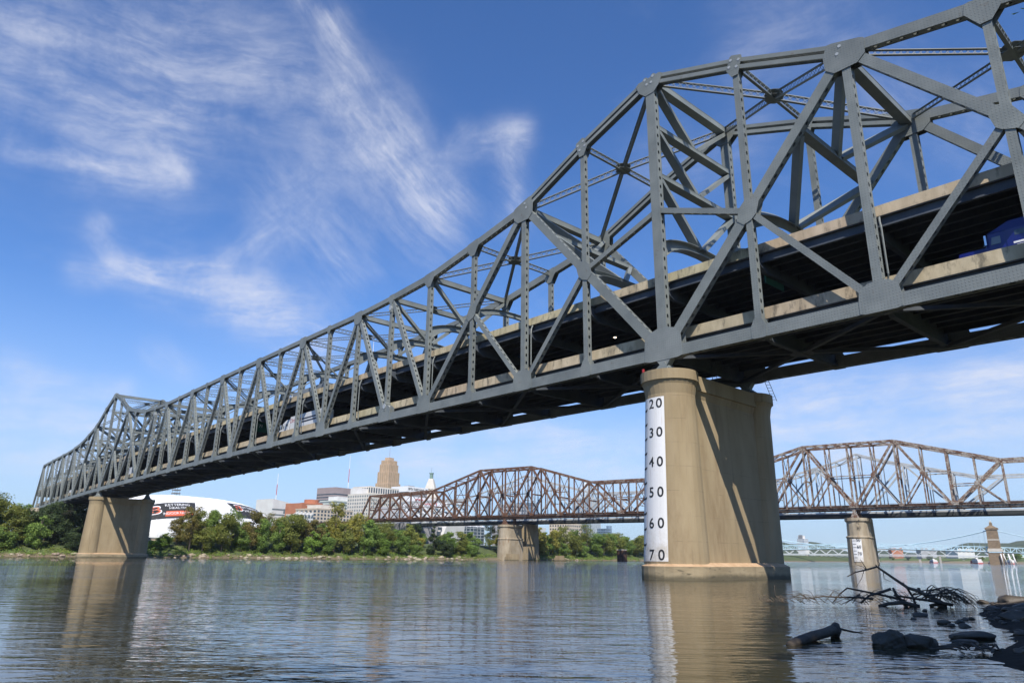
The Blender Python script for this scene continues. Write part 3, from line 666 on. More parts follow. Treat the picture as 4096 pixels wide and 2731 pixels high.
# hidden shore pier under the left end of the truss
mb = MB(); mb.box(-392.5, -389.5, -2, 18.5, 0, 20.8); sp = mb.build('shore_pier', M['pier']); tag(sp, 'plain concrete end pier behind trees at the left end of the truss', 'bridge pier')
# ================================================================== the rusty railway bridge and the grey road bridge behind it
E1 = Vector((.9732, .2299, 0)); E2 = Vector((-.2299, .9732, 0)); OA = Vector((-295., 247., 0))
RP = 10.3; S_A = -12.6
def rust_material():
    m = bpy.data.materials.new('rusty_paint'); m.use_nodes = True; t = NT(m.node_tree); bs = m.node_tree.nodes['Principled BSDF']; bs.inputs['Roughness'].default_value = .8
    pos = t.n('ShaderNodeNewGeometry').outputs['Position']; sp = t.n('ShaderNodeSeparateXYZ'); t.l(pos, sp.inputs[0])
    n = t.noise(pos, .35, 6, .7); n2 = t.noise(pos, 1.6, 6, .7)
    bias = t.maprange(sp.outputs[0], -340., -60., .125, .04, False)
    f = t.maprange(t.m('ADD', t.m('ADD', t.m('MULTIPLY', n, .55), t.m('MULTIPLY', n2, .45)), bias), .46, .60)
    rust = t.ramp(n2, [(.3, (.055, .026, .016)), (.55, (.135, .06, .03)), (.75, (.22, .115, .062))]); paint = t.ramp(n, [(.35, (.33, .31, .27)), (.65, (.52, .49, .43))])
    t.l(t.mix(f, paint, rust), bs.inputs['Base Color']); return m
M['rust'] = rust_material()
M['rust_dark'] = mat('dark_rust', (.055, .03, .02), (.10, .05, .03), .8, .9)
M['pale_steel'] = mat('pale_grey_paint', (.36, .38, .39), (.50, .52, .53), .3, .6)
M['dark_steel'] = mat('dark_girder', (.022, .028, .03), (.04, .045, .045), .3, .7)
M['masonry'] = mat('old_masonry', (.27, .215, .14), (.40, .335, .24), .25, .95, bump=.5, bscale=1.5, stretch=(1, 1, .45), c2=(.24, .15, .08), s2=.45, f2=(.55, .72))
def side_bridge(root, off, width, p, s0, ndesc, zbot, Htop, n0, n1, mt, mdeck, dim, main_span, sub=True, ends=(True, False)):
    """parallel-truss bridge along E1; panel 0 stands on the first pier"""
    def Q(n, s, z): v = OA+E1*(s0+n*p)+E2*(off+s*width); return Vector((v.x, v.y, z))
    bt = lambda n, s: Q(n, s, zbot); tp = lambda n, s: Q(n, s, zbot+Htop(n))
    def bm(name, a, b, w, h): mb = MB(); mb.beam(a, b, w, h, E2); return mb.build(name, mt, root)
    for s in (0, 1):
        for n in range(n0, n1):
            bm('bottom_chord', bt(n, s), bt(n+1, s), .9*dim, 1.0*dim)
            if not (ends[0] and n < n0+1) and not (ends[1] and n >= n1-1): bm('top_chord', tp(n, s), tp(n+1, s), .88*dim, .95*dim)
        if ends[0]: bm('end_post', bt(n0, s), tp(n0+1, s), .86*dim, .9*dim)
        for n in range(n0+1, n1): bm('vertical', bt(n, s), tp(n, s), .62*dim, (.75 if n % 2 == 0 else .5)*dim)
        st = n0+1 if ends[0] else n0
        for n in range(n0 if n0 % 2 == 0 else n0+1, n1-1, 2):
            a, b = (bt(n, s), tp(n+2, s)) if (n % 4 == 0) else (tp(n, s), bt(n+2, s))
            if ends[0] and n < st: continue
            bm('diagonal', a, b, .8*dim, .85*dim)
            if sub:
                lowend = bt(n+2, s) if n % 4 == 0 else bt(n, s); mid = a.lerp(b, .5)
                bm('sub_diagonal', mid, lowend, .55*dim, .5*dim)
                bm('sub_strut', mid, Q(n if n % 4 == 0 else n+2, s, mid.z), .4*dim, .35*dim)
                mb = MB(); mb.prism([mid-E2*.5*dim+E1*(1.0*dim*math.cos(k*math.pi/4))+Vector((0, 0, 1.0*dim*math.sin(k*math.pi/4))) for k in range(8)], E2*1.0*dim); mb.build('gusset_plate', mt, root)
            if n % 4 == 0:
                mb = MB(); c = bt(n, s); mb.prism([c-E2*.5*dim+E1*x+Vector((0, 0, z)) for x, z in ((-2.0*dim, 0), (2.0*dim, 0), (1.2*dim, 2.2*dim), (-1.2*dim, 2.2*dim))], E2*1.0*dim); mb.build('gusset_plate', mt, root)
    for n in range(n0+1, n1):
        bm2 = MB(); bm2.beam(tp(n, 0), tp(n, 1), .5*dim, .5*dim); bm2.build('cross_strut', mt, root)
        h = zbot+max(7.5, Htop(n)*.45)
        if n % 2 == 0:
            bm2 = MB(); bm2.beam(Q(n, 0, h), Q(n, 1, h), .4*dim, .7*dim); bm2.build('portal_strut', mt, root)
        if n % 2 == 0 or dim > .9:
            for s in (0, 1):
                mb = MB(); mb.beam(tp(n, s), Q(n, 1-s, h), .22*dim, .25*dim); mb.build('sway_brace', mt, root)
        if n < n1-1:
            for s in (0, 1): mb = MB(); mb.beam(tp(n, s), tp(n+1, 1-s), .3*dim, .25*dim); mb.build('lateral_brace', mt, root)
    for n in range(n0, n1+1):
        mb = MB(); mb.beam(Q(n, 0, zbot+.1), Q(n, 1, zbot+.1), .5, 1.1); mb.build('floor_beam', mdeck, root)
    return Q
rail = empty('railway_bridge', tuple(OA+E2*5+Vector((0, 0, 24))), 'long rust-streaked railway truss bridge behind the grey bridge', 'bridge')
def HR(n):
    d = min(n, 20-n) if 0 <= n <= 20 else (-n if n < 0 else n-20)
    return 31. if d <= 2 else (31-(d-2)*2.9 if d <= 6 else (19.4-(.25*(d-6) if n < 0 else 0)))
Q = side_bridge(rail, 0, 11, RP, S_A, 4, 25.9, HR, -13, 27, M['rust'], M['rust_dark'], 1.15, 20)
for off in (2.2, 3.9, 6.8, 8.5):
    mb = MB(); mb.beam(Q(-13, off/11, 26.9), Q(27, off/11, 26.9), .5, .9, E2); mb.build('stringer', M['rust_dark'], rail)
mb = MB(); mb.beam(Q(-13, .5, 27.5), Q(27, .5, 27.5), 7.5, .3, E2); mb.build('track_deck', M['rust_dark'], rail)
for z in (27.6, 28.3):
    mb = MB(); mb.beam(Q(-13, -.10, z-.5), Q(27, -.10, z-.5), .06, .07, E2); mb.build('handrail', M['rust'], rail)
mb = MB(); mb.beam(Q(-13, -.06, 26.4), Q(27, -.06, 26.4), 1.0, .12, E2); mb.build('walkway', M['rust'], rail)
for n in range(-26, 54): mb = MB(); mb.beam(Q(n/2, -.10, 26.45), Q(n/2, -.10, 27.85), .07, .07); mb.build('rail_post', M['rust'], rail)
for n in (0, 20):
    for s in (0, 1):
        c = Q(n, s, 0); mb = MB()
        for k in range(-2, 3): mb.prism([c+E1*x+E2*k*.45+Vector((0, 0, z)) for x, z in ((-1.9, 21.6), (1.9, 21.6), (.5, 24.6), (-.5, 24.6))], E2*.1)
        mb.beam(c+Vector((0, 0, 25.35)), c+Vector((0, 0, 24.5)), 1.4, 1.4); mb.beam(c+Vector((0, 0, 21.85)), c+Vector((0, 0, 21.55)), 3.6, 3.8); mb.build('bearing', M['rust'], rail)
# approach spans of the railway on the left
for k in range(3):
    a, b = Q(-13, 0, 25.2)-E1*(.4+k*26), Q(-13, 0, 25.2)-E1*(26+k*26)
    for s in (.15, .85): mb = MB(); o = E2*11*s; mb.beam(a+o, b+o, .5, 2.0, E2); mb.build('approach_girder', M['rust_dark'], rail)
    for s in (.15, .85): mb = MB(); q = b+E2*11*s; mb.beam((q.x, q.y, 24.2), (q.x, q.y, 4), 1.1, 1.1); mb.build('approach_column', M['rust_dark'], rail)
def stone_pier(c, label, gauge):
    p = empty('masonry_pier', (c.x, c.y, 0), label, 'bridge pier', 'masonry piers of the railway bridge')
    def ring(hw, L, z, k=7):
        o = []
        for j in range(k+1): a = math.pi+math.pi*j/k; o.append((hw*math.cos(a), hw*.8*math.sin(a), z))
        for j in range(k+1): a = math.pi*j/k; o.append((hw*math.cos(a), L+hw*.8*math.sin(a), z))
        return [tuple(c+E1*x+E2*y+Vector((0, 0, zz))) for x, y, zz in o]
    def loft(name, sp):
        mb = MB(); r = [ring(*q) for q in sp]; n = len(r[0])
        mb.add(sum(r, []), [(i*n+k, i*n+(k+1) % n, (i+1)*n+(k+1) % n, (i+1)*n+k) for i in range(len(r)-1) for k in range(n)]+[tuple(range((len(r)-1)*n, len(r)*n))])
        return mb.build(name, M['masonry'], p)
    loft('lower_shaft', [(5.3, 13, -3), (5.2, 13, 0), (4.75, 12.5, 12.2)])
    loft('belt_course', [(4.9, 12.6, 12.203), (5.1, 12.6, 12.6), (5.05, 12.6, 13.), (4.5, 12.4, 13.3)])
    loft('upper_shaft', [(4.4, 12.3, 13.303), (4.2, 12., 19.5)])
    loft('pier_cap', [(4.3, 12., 19.503), (4.9, 12.2, 20.2), (4.9, 12.2, 21.5)])
    if gauge:
        mb = MB(); f = lambda x, z: tuple(c+E1*x+E2*(-.8*(5.2-.037*z)*math.sqrt(max(.05, 1-(x/5.2)**2))-.12)+Vector((0, 0, z)))
        xs = [-1.9, -.9, 0.1, 1.1, 2.1]
        mb.add([f(x, z) for z in (1.6, 11.8) for x in xs], [(i, i+1, 6+i, 5+i) for i in range(4)]); mb.build('gauge_board', M['white_paint'], p)
        for ft in (45, 50, 55, 60, 65, 70, 75):
            z = 25-ft*.3048+1.3; mb = MB(); g = lambda x, z: tuple(Vector(f(x, z))-E2*.06)
            mb.add([g(-1.7, z-.1), g(-.3, z-.1), g(-.3, z+.1), g(-1.7, z+.1)], [(0, 1, 2, 3)]); mb.build('foot_mark', M['black_paint'], p)
            if ft % 10 == 0:
                mb = MB(); q = f(.9, z+.3); put_text(mb, str(ft), 1.9, Vector(q)-E2*.25, E1, (0, 0, 1), ext=.02); mb.build('numeral', M['black_paint'], p)
        for ft, x in ((30, 1.6), (20, 1.6)):
            mb = MB(); z = 25-ft*.3048+1.; q = c+E1*x+E2*(-3.65)+Vector((0, 0, z)); put_text(mb, str(ft), 1.8, q, E1, (0, 0, 1), ext=.02); mb.build('numeral', M['black_paint'], p)
for n, lb, g in ((0, 'stained masonry railway pier at the far bank among yellowing trees', False), (20, 'masonry railway pier with a faded white depth gauge in midstream', True)):
    c = Q(n, 0, 0); stone_pier(c, lb, g)
road = empty('road_bridge', tuple(OA+E2*45+Vector((0, 0, 22))), 'pale grey road truss bridge standing behind the rusty railway bridge', 'bridge')
def HB(n):
    d = min(abs(n), abs(n-20)); return 29.5 if d == 0 else max(15.5, 28.5-d*2.6)
Q2 = side_bridge(road, 23, 12, RP, S_A, 4, 25.2, HB, -13, 27, M['pale_steel'], M['dark_steel'], .9, 20, sub=False)
for s in (-.05, 1.05):
    mb = MB(); mb.beam(Q2(-13, s, 23.9), Q2(27, s, 23.9), .5, 1.7, E2); mb.build('deck_girder', M['dark_steel'], road)
mb = MB(); mb.beam(Q2(-13, .5, 25.0), Q2(27, .5, 25.0), 12.4, .35, E2); mb.build('road_deck', M['dark_steel'], road)
for n in (0, 20):
    c = Q2(n, 0, 0); mb = MB(); mb.hexa([tuple(c+E1*x+E2*y+Vector((0, 0, z))) for x, y, z in ((-2.4, -2, -2), (2.4, -2, -2), (2.4, 14, -2), (-2.4, 14, -2), (-1.8, -1, 22.8), (1.8, -1, 22.8), (1.8, 13, 22.8), (-1.8, 13, 22.8))])
    tag(mb.build('road_bridge_pier', M['pier']), 'concrete pier of the pale road bridge, hidden behind the %s railway pier' % ('left' if n == 0 else 'right'), 'bridge pier')
# ================================================================== far suspension bridge and truss bridges upstream
M['blue_paint'] = mat('pale_blue_paint', (.50, .70, .78), (.56, .75, .83), .3, .6)
M['white_steel'] = mat('white_steel', (.58, .60, .60), (.66, .68, .68), .3, .6)
M['sandstone'] = mat('sandstone', (.17, .12, .07), (.29, .21, .13), .3, .95, bump=.5, bscale=1., stretch=(1, 1, 3.), c2=(.16, .11, .07), s2=.6, f2=(.55, .7))
M['pale_stone'] = mat('pale_stone', (.5, .45, .37), (.58, .53, .45), .4, .9)
susp = empty('suspension_bridge', (-410, 1012, 0), 'distant pale blue suspension bridge with sandstone tower', 'bridge')
TK = Vector((-257, 1048, 0)); TO = TK-E1*322
def stower(c, sub):
    for s in (-1, 1):
        q = c+E2*s*5.5
        def blk(nm, w, d, z0, z1, mt, w1=None, d1=None):
            w1 = w if w1 is None else w1; d1 = d if d1 is None else d1; mb = MB()
            mb.hexa([tuple(q+E1*x+E2*y+Vector((0, 0, z))) for x, y, z in ((-w, -d, z0), (w, -d, z0), (w, d, z0), (-w, d, z0), (-w1, -d1, z1), (w1, -d1, z1), (w1, d1, z1), (-w1, d1, z1))]); mb.build(nm, mt, susp)
        blk('tower_base', 8.2, 4.4, -2, 15.4, M['sandstone'], 7.8, 4.2); blk('tower_belt', 8.6, 4.6, 15.41, 19.4, M['pale_stone'], 7.2, 4.2)
        blk('tower_shaft', 6.8, 3.9, 19.41, 29.6, M['sandstone'], 6.4, 3.7); blk('tower_belt', 6.6, 3.85, 29.61, 31., M['pale_stone']); blk('tower_shaft', 6.3, 3.7, 31.01, 43.2, M['sandstone'], 6., 3.5)
        blk('tower_cornice', 7.2, 4.3, 43.21, 45.3, M['sandstone']); blk('tower_roof', 6.6, 4., 45.31, 48.3, M['sandstone'], 1.9, 1.6); blk('turret', 1.7, 1.2, 48.31, 52.4, M['sandstone'], 1.4, 1.05); blk('finial', .9, .9, 52.41, 55.2, M['pale_stone'], .12, .12)
        mb = MB(); mb.beam(q-E1*7.2+Vector((0, 0, 14.7)), q+E1*7.2+Vector((0, 0, 14.7)), 9.2, .9, E2); mb.build('tower_walkway', M['blue_paint'], susp)
    mb = MB(); mb.beam(c-E2*5+Vector((0, 0, 40)), c+E2*5+Vector((0, 0, 40)), 5, 5); mb.build('tower_crosswall', M['sandstone'], susp)
stower(TK, 0); stower(TO, 1)
for s in (-1, 1):
    o = E2*s*5.0; path = []
    for k in range(25): u = k/24; z = 21.+22.5*(2*u-1)**2; path.append(TO.lerp(TK, u)+o+Vector((0, 0, z)))
    mb = MB(); mb.tube(path, .5, 5); mb.build('main_cable', M['blue_paint'], susp)
    for base, sg in ((TK, 1), (TO, -1)):
        path = [base+o+E1*sg*(k*9.)+Vector((0, 0, 43.5-26*(1-(1-k/12)**1.25))) for k in range(13)]
        mb = MB(); mb.tube(path, .42, 5); mb.build('side_cable', M['blue_paint'], susp)
    def deckz(t): return 20.0-abs(t/322-.5)*10 if 0 <= t <= 322 else 15-(abs(t-322) if t > 322 else -t)*.04
    step = 6.5; ts = [-110+i*step for i in range(int(540/step))]
    for i, t in enumerate(ts[:-1]):
        a, b = TO+E1*t+o, TO+E1*(t+step)+o; z0, z1 = deckz(t), deckz(t+step); hh = 6.2
        for nm, p0, p1, th in (('lower_chord', a+Vector((0, 0, z0)), b+Vector((0, 0, z1)), .9), ('upper_chord', a+Vector((0, 0, z0+hh)), b+Vector((0, 0, z1+hh)), .9), ('truss_vertical', a+Vector((0, 0, z0)), a+Vector((0, 0, z0+hh)), .55),
                               ('truss_diagonal', a+Vector((0, 0, z0 if i % 2 else z0+hh)), b+Vector((0, 0, z1+hh if i % 2 else z1)), .55)):
            mb = MB(); mb.beam(p0, p1, th, th, E2); mb.build(nm, M['blue_paint'], susp)
        if 0 < t < 322:
            u = t/322; zc = 21.+22.5*(2*u-1)**2
            if zc > z0+hh+1.5: mb = MB(); mb.tube([a+Vector((0, 0, z0+hh)), a+Vector((0, 0, zc))], .10, 3); mb.build('suspender', M['blue_paint'], susp)
for i in range(30):
    t0 = -110+i*17.9; a, b = TO+E1*t0, TO+E1*(t0+17.85); z0, z1 = deckz(t0)-.6, deckz(t0+17.85)-.6; mb = MB(); mb.beam(a+Vector((0, 0, z0)), b+Vector((0, 0, z1)), 11, .8, E2); mb.build('deck_panel', M['dark_steel'], susp)
for k, (x, y) in enumerate(((6.5, 3), (11, -4), (14.5, 2), (16.5, -3), (19.5, 3), (21, -2))):
    p = TK+E1*x-E2*(9+y); mb = MB(); mb.tube([p+Vector((0, 0, -1)), p+E1*(-3.2 if k % 2 else -1.)+Vector((0, 0, 13.))], .75, 6)
    tag(mb.build('mooring_pile', M['white_paint'], smooth=True), 'slanting white mooring pile beside the sandstone tower, %s from the tower' % ('first', 'second', 'third', 'fourth', 'fifth', 'sixth')[k], 'mooring pile', 'white mooring piles')
wt_b = empty('white_truss_bridge', (-480, 1290, 0), 'distant white truss bridge seen under the blue suspension bridge', 'bridge')
WA = Vector((-650, 1230, 0)); WD = Vector((.94, .34, 0)).normalized(); WN = Vector((-.34, .94, 0)); p = 10.5
def wz(k): return 13.2-max(0, k-20)*.12
for k in range(40):
    a, b = WA+WD*k*p, WA+WD*(k+1)*p
    if k < 33:
        for s in (0, 12):
            o = WN*s
            for nm, z0, z1, th in (('chord', wz(k), wz(k+1), .7), ('chord', wz(k)+8.6, wz(k+1)+8.6, .7), ('diagonal', wz(k) if k % 2 else wz(k)+8.6, wz(k+1)+8.6 if k % 2 else wz(k+1), .6)):
                mb = MB(); mb.beam(a+o+Vector((0, 0, z0)), b+o+Vector((0, 0, z1)), th, th, WN); mb.build(nm, M['white_steel'], wt_b)
    mb = MB(); mb.beam(a+WN*6+Vector((0, 0, wz(k)-.6)), b+WN*6+Vector((0, 0, wz(k+1)-.6)), 12.5, .9, WN); mb.build('road_deck', M['white_steel'], wt_b)
for k in (4, 14, 24, 34):
    c = WA+WD*k*p+WN*6; mb = MB()
    for s in (-5, 5): q = c+WN*s; mb.beam((q.x, q.y, -2), (q.x, q.y, wz(k)-1.1), 2.4, 2.4)
    mb.build('pier', M['pale_stone'], wt_b)
vb = empty('low_viaduct', (-620, 1440, 0), 'low tan deck bridge on Y-shaped piers upstream', 'bridge')
VA = Vector((-800, 1380, 0)); VD = Vector((.955, .296, 0)).normalized(); VN = Vector((-.296, .955, 0))
mb = MB(); mb.beam(VA+Vector((0, 0, 12.6)), VA+VD*420+Vector((0, 0, 11.5)), 10, .9, VN); mb.build('girder', M['white_steel'], vb)
for k in range(42):
    a, b = VA+VD*k*10, VA+VD*(k+1)*10
    for s in (0, 10): mb = MB(); mb.beam(a+VN*s+Vector((0, 0, 9.3 if k % 2 else 12)), b+VN*s+Vector((0, 0, 12 if k % 2 else 9.3)), .5, .5, VN); mb.beam(a+VN*s+Vector((0, 0, 9.)), b+VN*s+Vector((0, 0, 9.)), .6, .6, VN); mb.build('truss_panel', M['white_steel'], vb)
for k in range(6):
    c = VA+VD*(25+k*72); mb = MB(); mb.beam(c+Vector((0, 0, -2)), c+Vector((0, 0, 7)), 3.2, 3.2)
    for s in (-1, 1): mb.beam(c+Vector((0, 0, 6.5)), c+VD*s*5+Vector((0, 0, 9.)), 1.8, 1.8)
    mb.build('y_pier', M['pale_stone'], vb)
# ================================================================== city on the far bank
ROT = math.atan2(.2299, .9732)
M['tan_brick'] = mat('tan_brick', (.44, .315, .205), (.52, .38, .255), .2, .9)
M['tan_dark'] = mat('brown_brick', (.33, .24, .15), (.42, .31, .2), .2, .9)
M['red_brick'] = mat('red_brick', (.40, .15, .08), (.47, .19, .10), .2, .9)
M['beige'] = mat('beige_stone', (.52, .43, .33), (.58, .49, .38), .2, .9)
M['cream'] = mat('cream_panel', (.55, .51, .44), (.62, .58, .51), .15, .85)
M['white_wall'] = mat('white_wall', (.62, .60, .57), (.69, .68, .65), .15, .8)
M['grey_wall'] = mat('grey_wall', (.33, .33, .34), (.38, .38, .39), .2, .8)
M['grey_ribs'] = mat('ribbed_grey', (.20, .20, .21), (.26, .26, .27), .5, .8)
M['mauve'] = mat('brown_granite', (.30, .24, .23), (.35, .28, .27), .2, .7)
M['pale_green'] = mat('pale_green_wall', (.52, .55, .48), (.58, .61, .54), .2, .8)
M['glass'] = mat('dark_glass', (.03, .045, .06), (.06, .08, .10), .3, .15, spec=.8)
M['glass_grey'] = mat('grey_glass', (.13, .16, .17), (.2, .23, .24), .3, .2, spec=.8)
M['glass_blue'] = mat('blue_glass', (.12, .18, .25), (.2, .27, .35), .2, .2, spec=.8)
M['copper'] = mat('green_copper', (.16, .25, .22), (.2, .3, .26), .5, .8)
M['dome_fabric'] = mat('white_fabric', (.80, .80, .80), (.84, .84, .84), .1, .6)
M['banner_black'] = mat('banner_black', (.03, .03, .03), rough=.7)
M['banner_orange'] = mat('banner_orange', (.62, .12, .05), rough=.7)
M['navy'] = mat('navy_sign', (.012, .02, .045), rough=.6)
M['sign_white'] = mat('sign_white', (.8, .8, .8), rough=.6)
M['sign_red'] = mat('sign_red', (.55, .05, .03), rough=.6)
def lw(root_loc, rot):
    c, s = math.cos(rot), math.sin(rot); ox, oy = root_loc[0], root_loc[1]
    return lambda x, y, z: (ox+x*c-y*s, oy+x*s+y*c, z)
class Bld:
    """building in its own axes: +x faces the river, -y faces downstream"""
    def __init__(s, name, label, x, y, rot=ROT, cat='building'):
        s.o = empty(name, (x, y, 8), label, cat); s.f = lw((x, y), rot)
    def part(s, name, mt, *boxes, kind=None):
        mb = MB()
        for x0, x1, y0, y1, z0, z1 in boxes: mb.hexa([s.f(x0, y0, z0), s.f(x1, y0, z0), s.f(x1, y1, z0), s.f(x0, y1, z0), s.f(x0, y0, z1), s.f(x1, y0, z1), s.f(x1, y1, z1), s.f(x0, y1, z1)])
        o = mb.build(name, mt, s.o)
        if kind: o['kind'] = kind
        return o
    def hexpart(s, name, mt, pts):
        mb = MB(); mb.hexa([s.f(*p) for p in pts]); return mb.build(name, mt, s.o)
    def wins(s, x1, y0, wx, wy, z0, z1, fl, cx, cy, mt, fw=.55, fh=.55, single=False, d=.25, name='window', solid=True):
        """window panes on the +x face (at x1, y0..y0+wy) and the -y face (at y0, x1-wx..x1)"""
        bx = []; hz = (z1-z0)/fl
        for k in range(fl):
            za = z0+k*hz+hz*(1-fh)/2; zb_ = za+hz*fh
            for i in range(cy): w = wy/cy; a = y0+i*w+w*(1-fw)/2; bx.append((x1-.3, x1+d*.12, a, a+w*fw, za, zb_))
            for i in range(cx): w = wx/cx; a = x1-wx+i*w+w*(1-fw)/2; bx.append((a, a+w*fw, y0-d*.12, y0+.3, za, zb_))
        if single:
            for b in bx: s.part(name, mt, b)
        elif bx: s.part(name+'s', mt, *bx, kind='stuff')
    def bands(s, x1, y0, wx, wy, z0, z1, fl, mt, fh=.45):
        hz = (z1-z0)/fl
        for k in range(fl):
            za = z0+k*hz+hz*(1-fh)/2; s.part('window_band', mt, (x1-wx+.4, x1+.05, y0-.05, y0+wy-.4, za, za+hz*fh))
# office with a big navy sign
b = Bld('sign_building', 'tan brick building carrying a wide navy sign with white letters beside the left pier', -662, 132)
b.part('body', M['beige'], (-12, 12, -14, 14, 8, 46)); b.part('roof_unit', M['cream'], *[(6, 9, -13+k*4.2, -10.4+k*4.2, 46.01, 48.3) for k in range(6)])
b.part('signboard', M['navy'], (12.02, 12.3, -6, 13, 37, 45.4))
mb = MB(); put_text(mb, 'CyrusOne', 4.6, b.f(12.45, 3.5, 41.6), Vector(b.f(0, 1, 0))-Vector(b.f(0, 0, 0)), (0, 0, 1), ext=.1); mb.build('lettering', M['sign_white'], b.o)
o = empty('lattice_tower', (-640, 142, 40), 'dark tiered steel tower rising beside the navy sign', 'tower')
mb = MB(); f = lw((-640, 142), ROT)
for x in (-2.2, 2.2):
    for y in (-2.2, 2.2): mb.beam(f(x, y, 30), f(x, y, 58), .25, .25)
mb.build('mast_leg', M['grey_ribs'], o)
for k in range(5): mb = MB(); z = 46.5+k*3.; mb.hexa([f(-2.8, -2.8, z), f(2.8, -2.8, z), f(2.8, 2.8, z), f(-2.8, 2.8, z), f(-2.8, -2.8, z+.9), f(2.8, -2.8, z+.9), f(2.8, 2.8, z+.9), f(-2.8, 2.8, z+.9)]); mb.build('platform', M['grey_ribs'], o)
# ---- inflated white sports dome
DX, DY, DROT = -385., 74., R_(20)
dome = empty('sports_dome', (DX, DY, 9), 'large white inflated sports dome with black and orange banners', 'dome'); fd = lw((DX, DY), DROT)
DLx, DLy, DH = 31., 54., 24.5
def dpt(u, v, off=0.):     # u: along, v: 0..pi across
    a = abs(u); k = (1-a**3.2)**(1/2.4) if a < 1 else 0
    x = (DLx*math.cos(v))*(.35+.65*k) if True else 0
    return fd(x+(off*math.cos(v)), DLy*u, 8.+(DH*k+off)*math.sin(v)**.82 if math.sin(v) > 0 else 8.)
mb = MB(); nu, nv = 46, 22; vs = [dpt(-1+2*i/nu, math.pi*j/nv) for i in range(nu+1) for j in range(nv+1)]
mb.add(vs, [(i*(nv+1)+j, (i+1)*(nv+1)+j, (i+1)*(nv+1)+j+1, i*(nv+1)+j+1) for i in range(nu) for j in range(nv)]); mb.build('inflated_shell', M['dome_fabric'], dome, smooth=True)
for i in range(1, 46, 2):
    u = -1+2*i/46
    if abs(u) > .93: continue
    mb = MB(); mb.tube([dpt(u, math.pi*(.02+.96*j/18), .12) for j in range(19)], .13, 4); mb.build('seam', M['dome_fabric'], dome)
def banner(u0, u1, v0, v1, name, mt, off, slant=0.):
    mb = MB(); n = 12; m = 8; vs = [dpt(u0+(u1-u0)*i/n+slant*(j/m), v0+(v1-v0)*j/m, off) for i in range(n+1) for j in range(m+1)]
    mb.add(vs, [(i*(m+1)+j, (i+1)*(m+1)+j, (i+1)*(m+1)+j+1, i*(m+1)+j+1) for i in range(n) for j in range(m)]); return mb.build(name, mt, dome)
def banner_text(body, u, v, size, mt, off, parent, sx=1., slant=.0):
    vs_, fs_ = text_mesh(body, 1., sx, 0.); mb = MB(); q = []
    for x, y, _ in vs_: q.append(dpt(u+size*(x+slant*y)/DLy, v+size*y/28., off))
    mb.add(q, fs_); mb.build('lettering', mt, parent)
def striped_b(u, v, size, parent, sx=1., lean=.35):
    """striped orange capital B emblem with a white outline"""
    for sc, mt, off in ((1.25, M['sign_white'], .42), (1.0, M['banner_orange'], .5)): banner_text('B', u, v, size*sc, mt, off, parent, sx*1.15, lean)
    for k in (-1, 0, 1):
        mb = MB(); w = size*.05
        pts = [(-.34*size, k*size*.22-w), (.02*size, k*size*.22-w*2.2+.05*size), (.05*size, k*size*.22+.04*size), (-.34*size, k*size*.22+w)]
        mb.add([dpt(u+(x+lean*y)/DLy, v+y/28., .56) for x, y in pts], [(0, 1, 2, 3)]); mb.build('emblem_stripe', M['banner_black'], parent)
bn = banner(-.86, -.34, .42, .88, 'banner', M['banner_black'], .3, .12)
banner(-.62, -.34, .46, .60, 'banner_strip', M['banner_orange'], .36, .03); banner_text('INDOOR FACILITY', -.47, .53, 2.6, M['sign_white'], .45, bn, .8)
striped_b(-.68, .65, 8.5, bn); banner_text('KETTERING', -.44, .78, 3.4, M['sign_white'], .45, bn, .8, .3); banner_text('HEALTH', -.46, .68, 2.6, M['sign_white'], .45, bn, 1., .3)
bn = banner(.22, .64, .50, 1.02, 'banner', M['banner_black'], .3); striped_b(.30, .80, 8.5, bn); banner_text('KETTERING', .47, .86, 3.6, M['sign_white'], .45, bn, .75); banner_text('HEALTH', .47, .72, 3.2, M['sign_white'], .45, bn, 1.)
# ---- row of mid-rise blocks
b = Bld('white_wedge_hall', 'white windowless hall with a sloping roof and glass slots left of the brick block', -778, 300)
b.hexpart('body', M['white_wall'], [(-20, -17, 8), (12, -17, 8), (12, 24, 8), (-20, 24, 8), (-20, -17, 63), (12, -17, 63), (12, 24, 57), (-20, 24, 57)])
b.part('glass_slot', M['glass_grey'], (11, 12.1, -17.1, 8, 50.4, 52)); b.part('glass_slot', M['glass_grey'], (11, 12.1, -2, 4, 47, 52.3)); b.part('glass_slot', M['glass_grey'], (11, 12.1, -17.1, 24, 44.5, 46))
b = Bld('brick_block', 'red brick building with a round drum on its roof', -721, 306)
b.part('body', M['red_brick'], (-14, 14, -16, 26, 8, 56)); b.bands(14, -10, 20, 36, 40, 56, 4, M['beige'], .2)
mb = MB(); c = b.f(0, 8, 0); mb.cyl((c[0], c[1]), 8, 56.01, 61.2, 20); mb.build('roof_drum', M['red_brick'], b.o); mb = MB(); mb.cyl((c[0], c[1]), 13, 56.01, 57.4, 20); mb.build('roof_ring', M['red_brick'], b.o)
b = Bld('white_condo', 'white low apartment block with bracketed roof beams above the trees', -588, 238)
b.part('body', M['white_wall'], (-8, 6, -10, 10, 8, 37)); b.wins(6, -10, 14, 20, 26, 36.5, 3, 4, 6, M['glass_grey'], .7, .6, True)
for k in range(5): b.hexpart('roof_beam', M['white_wall'], [(2, -9+k*4.2, 37.01), (8, -9+k*4.2, 37.01), (8, -8.4+k*4.2, 37.01), (2, -8.4+k*4.2, 37.01), (2, -9+k*4.2, 37.6), (8, -9+k*4.2, 39.6), (8, -8.4+k*4.2, 39.6), (2, -8.4+k*4.2, 37.6)])
b = Bld('beige_hotel', 'broad beige hotel with rows of dark square windows above the riverside trees', -624, 280)
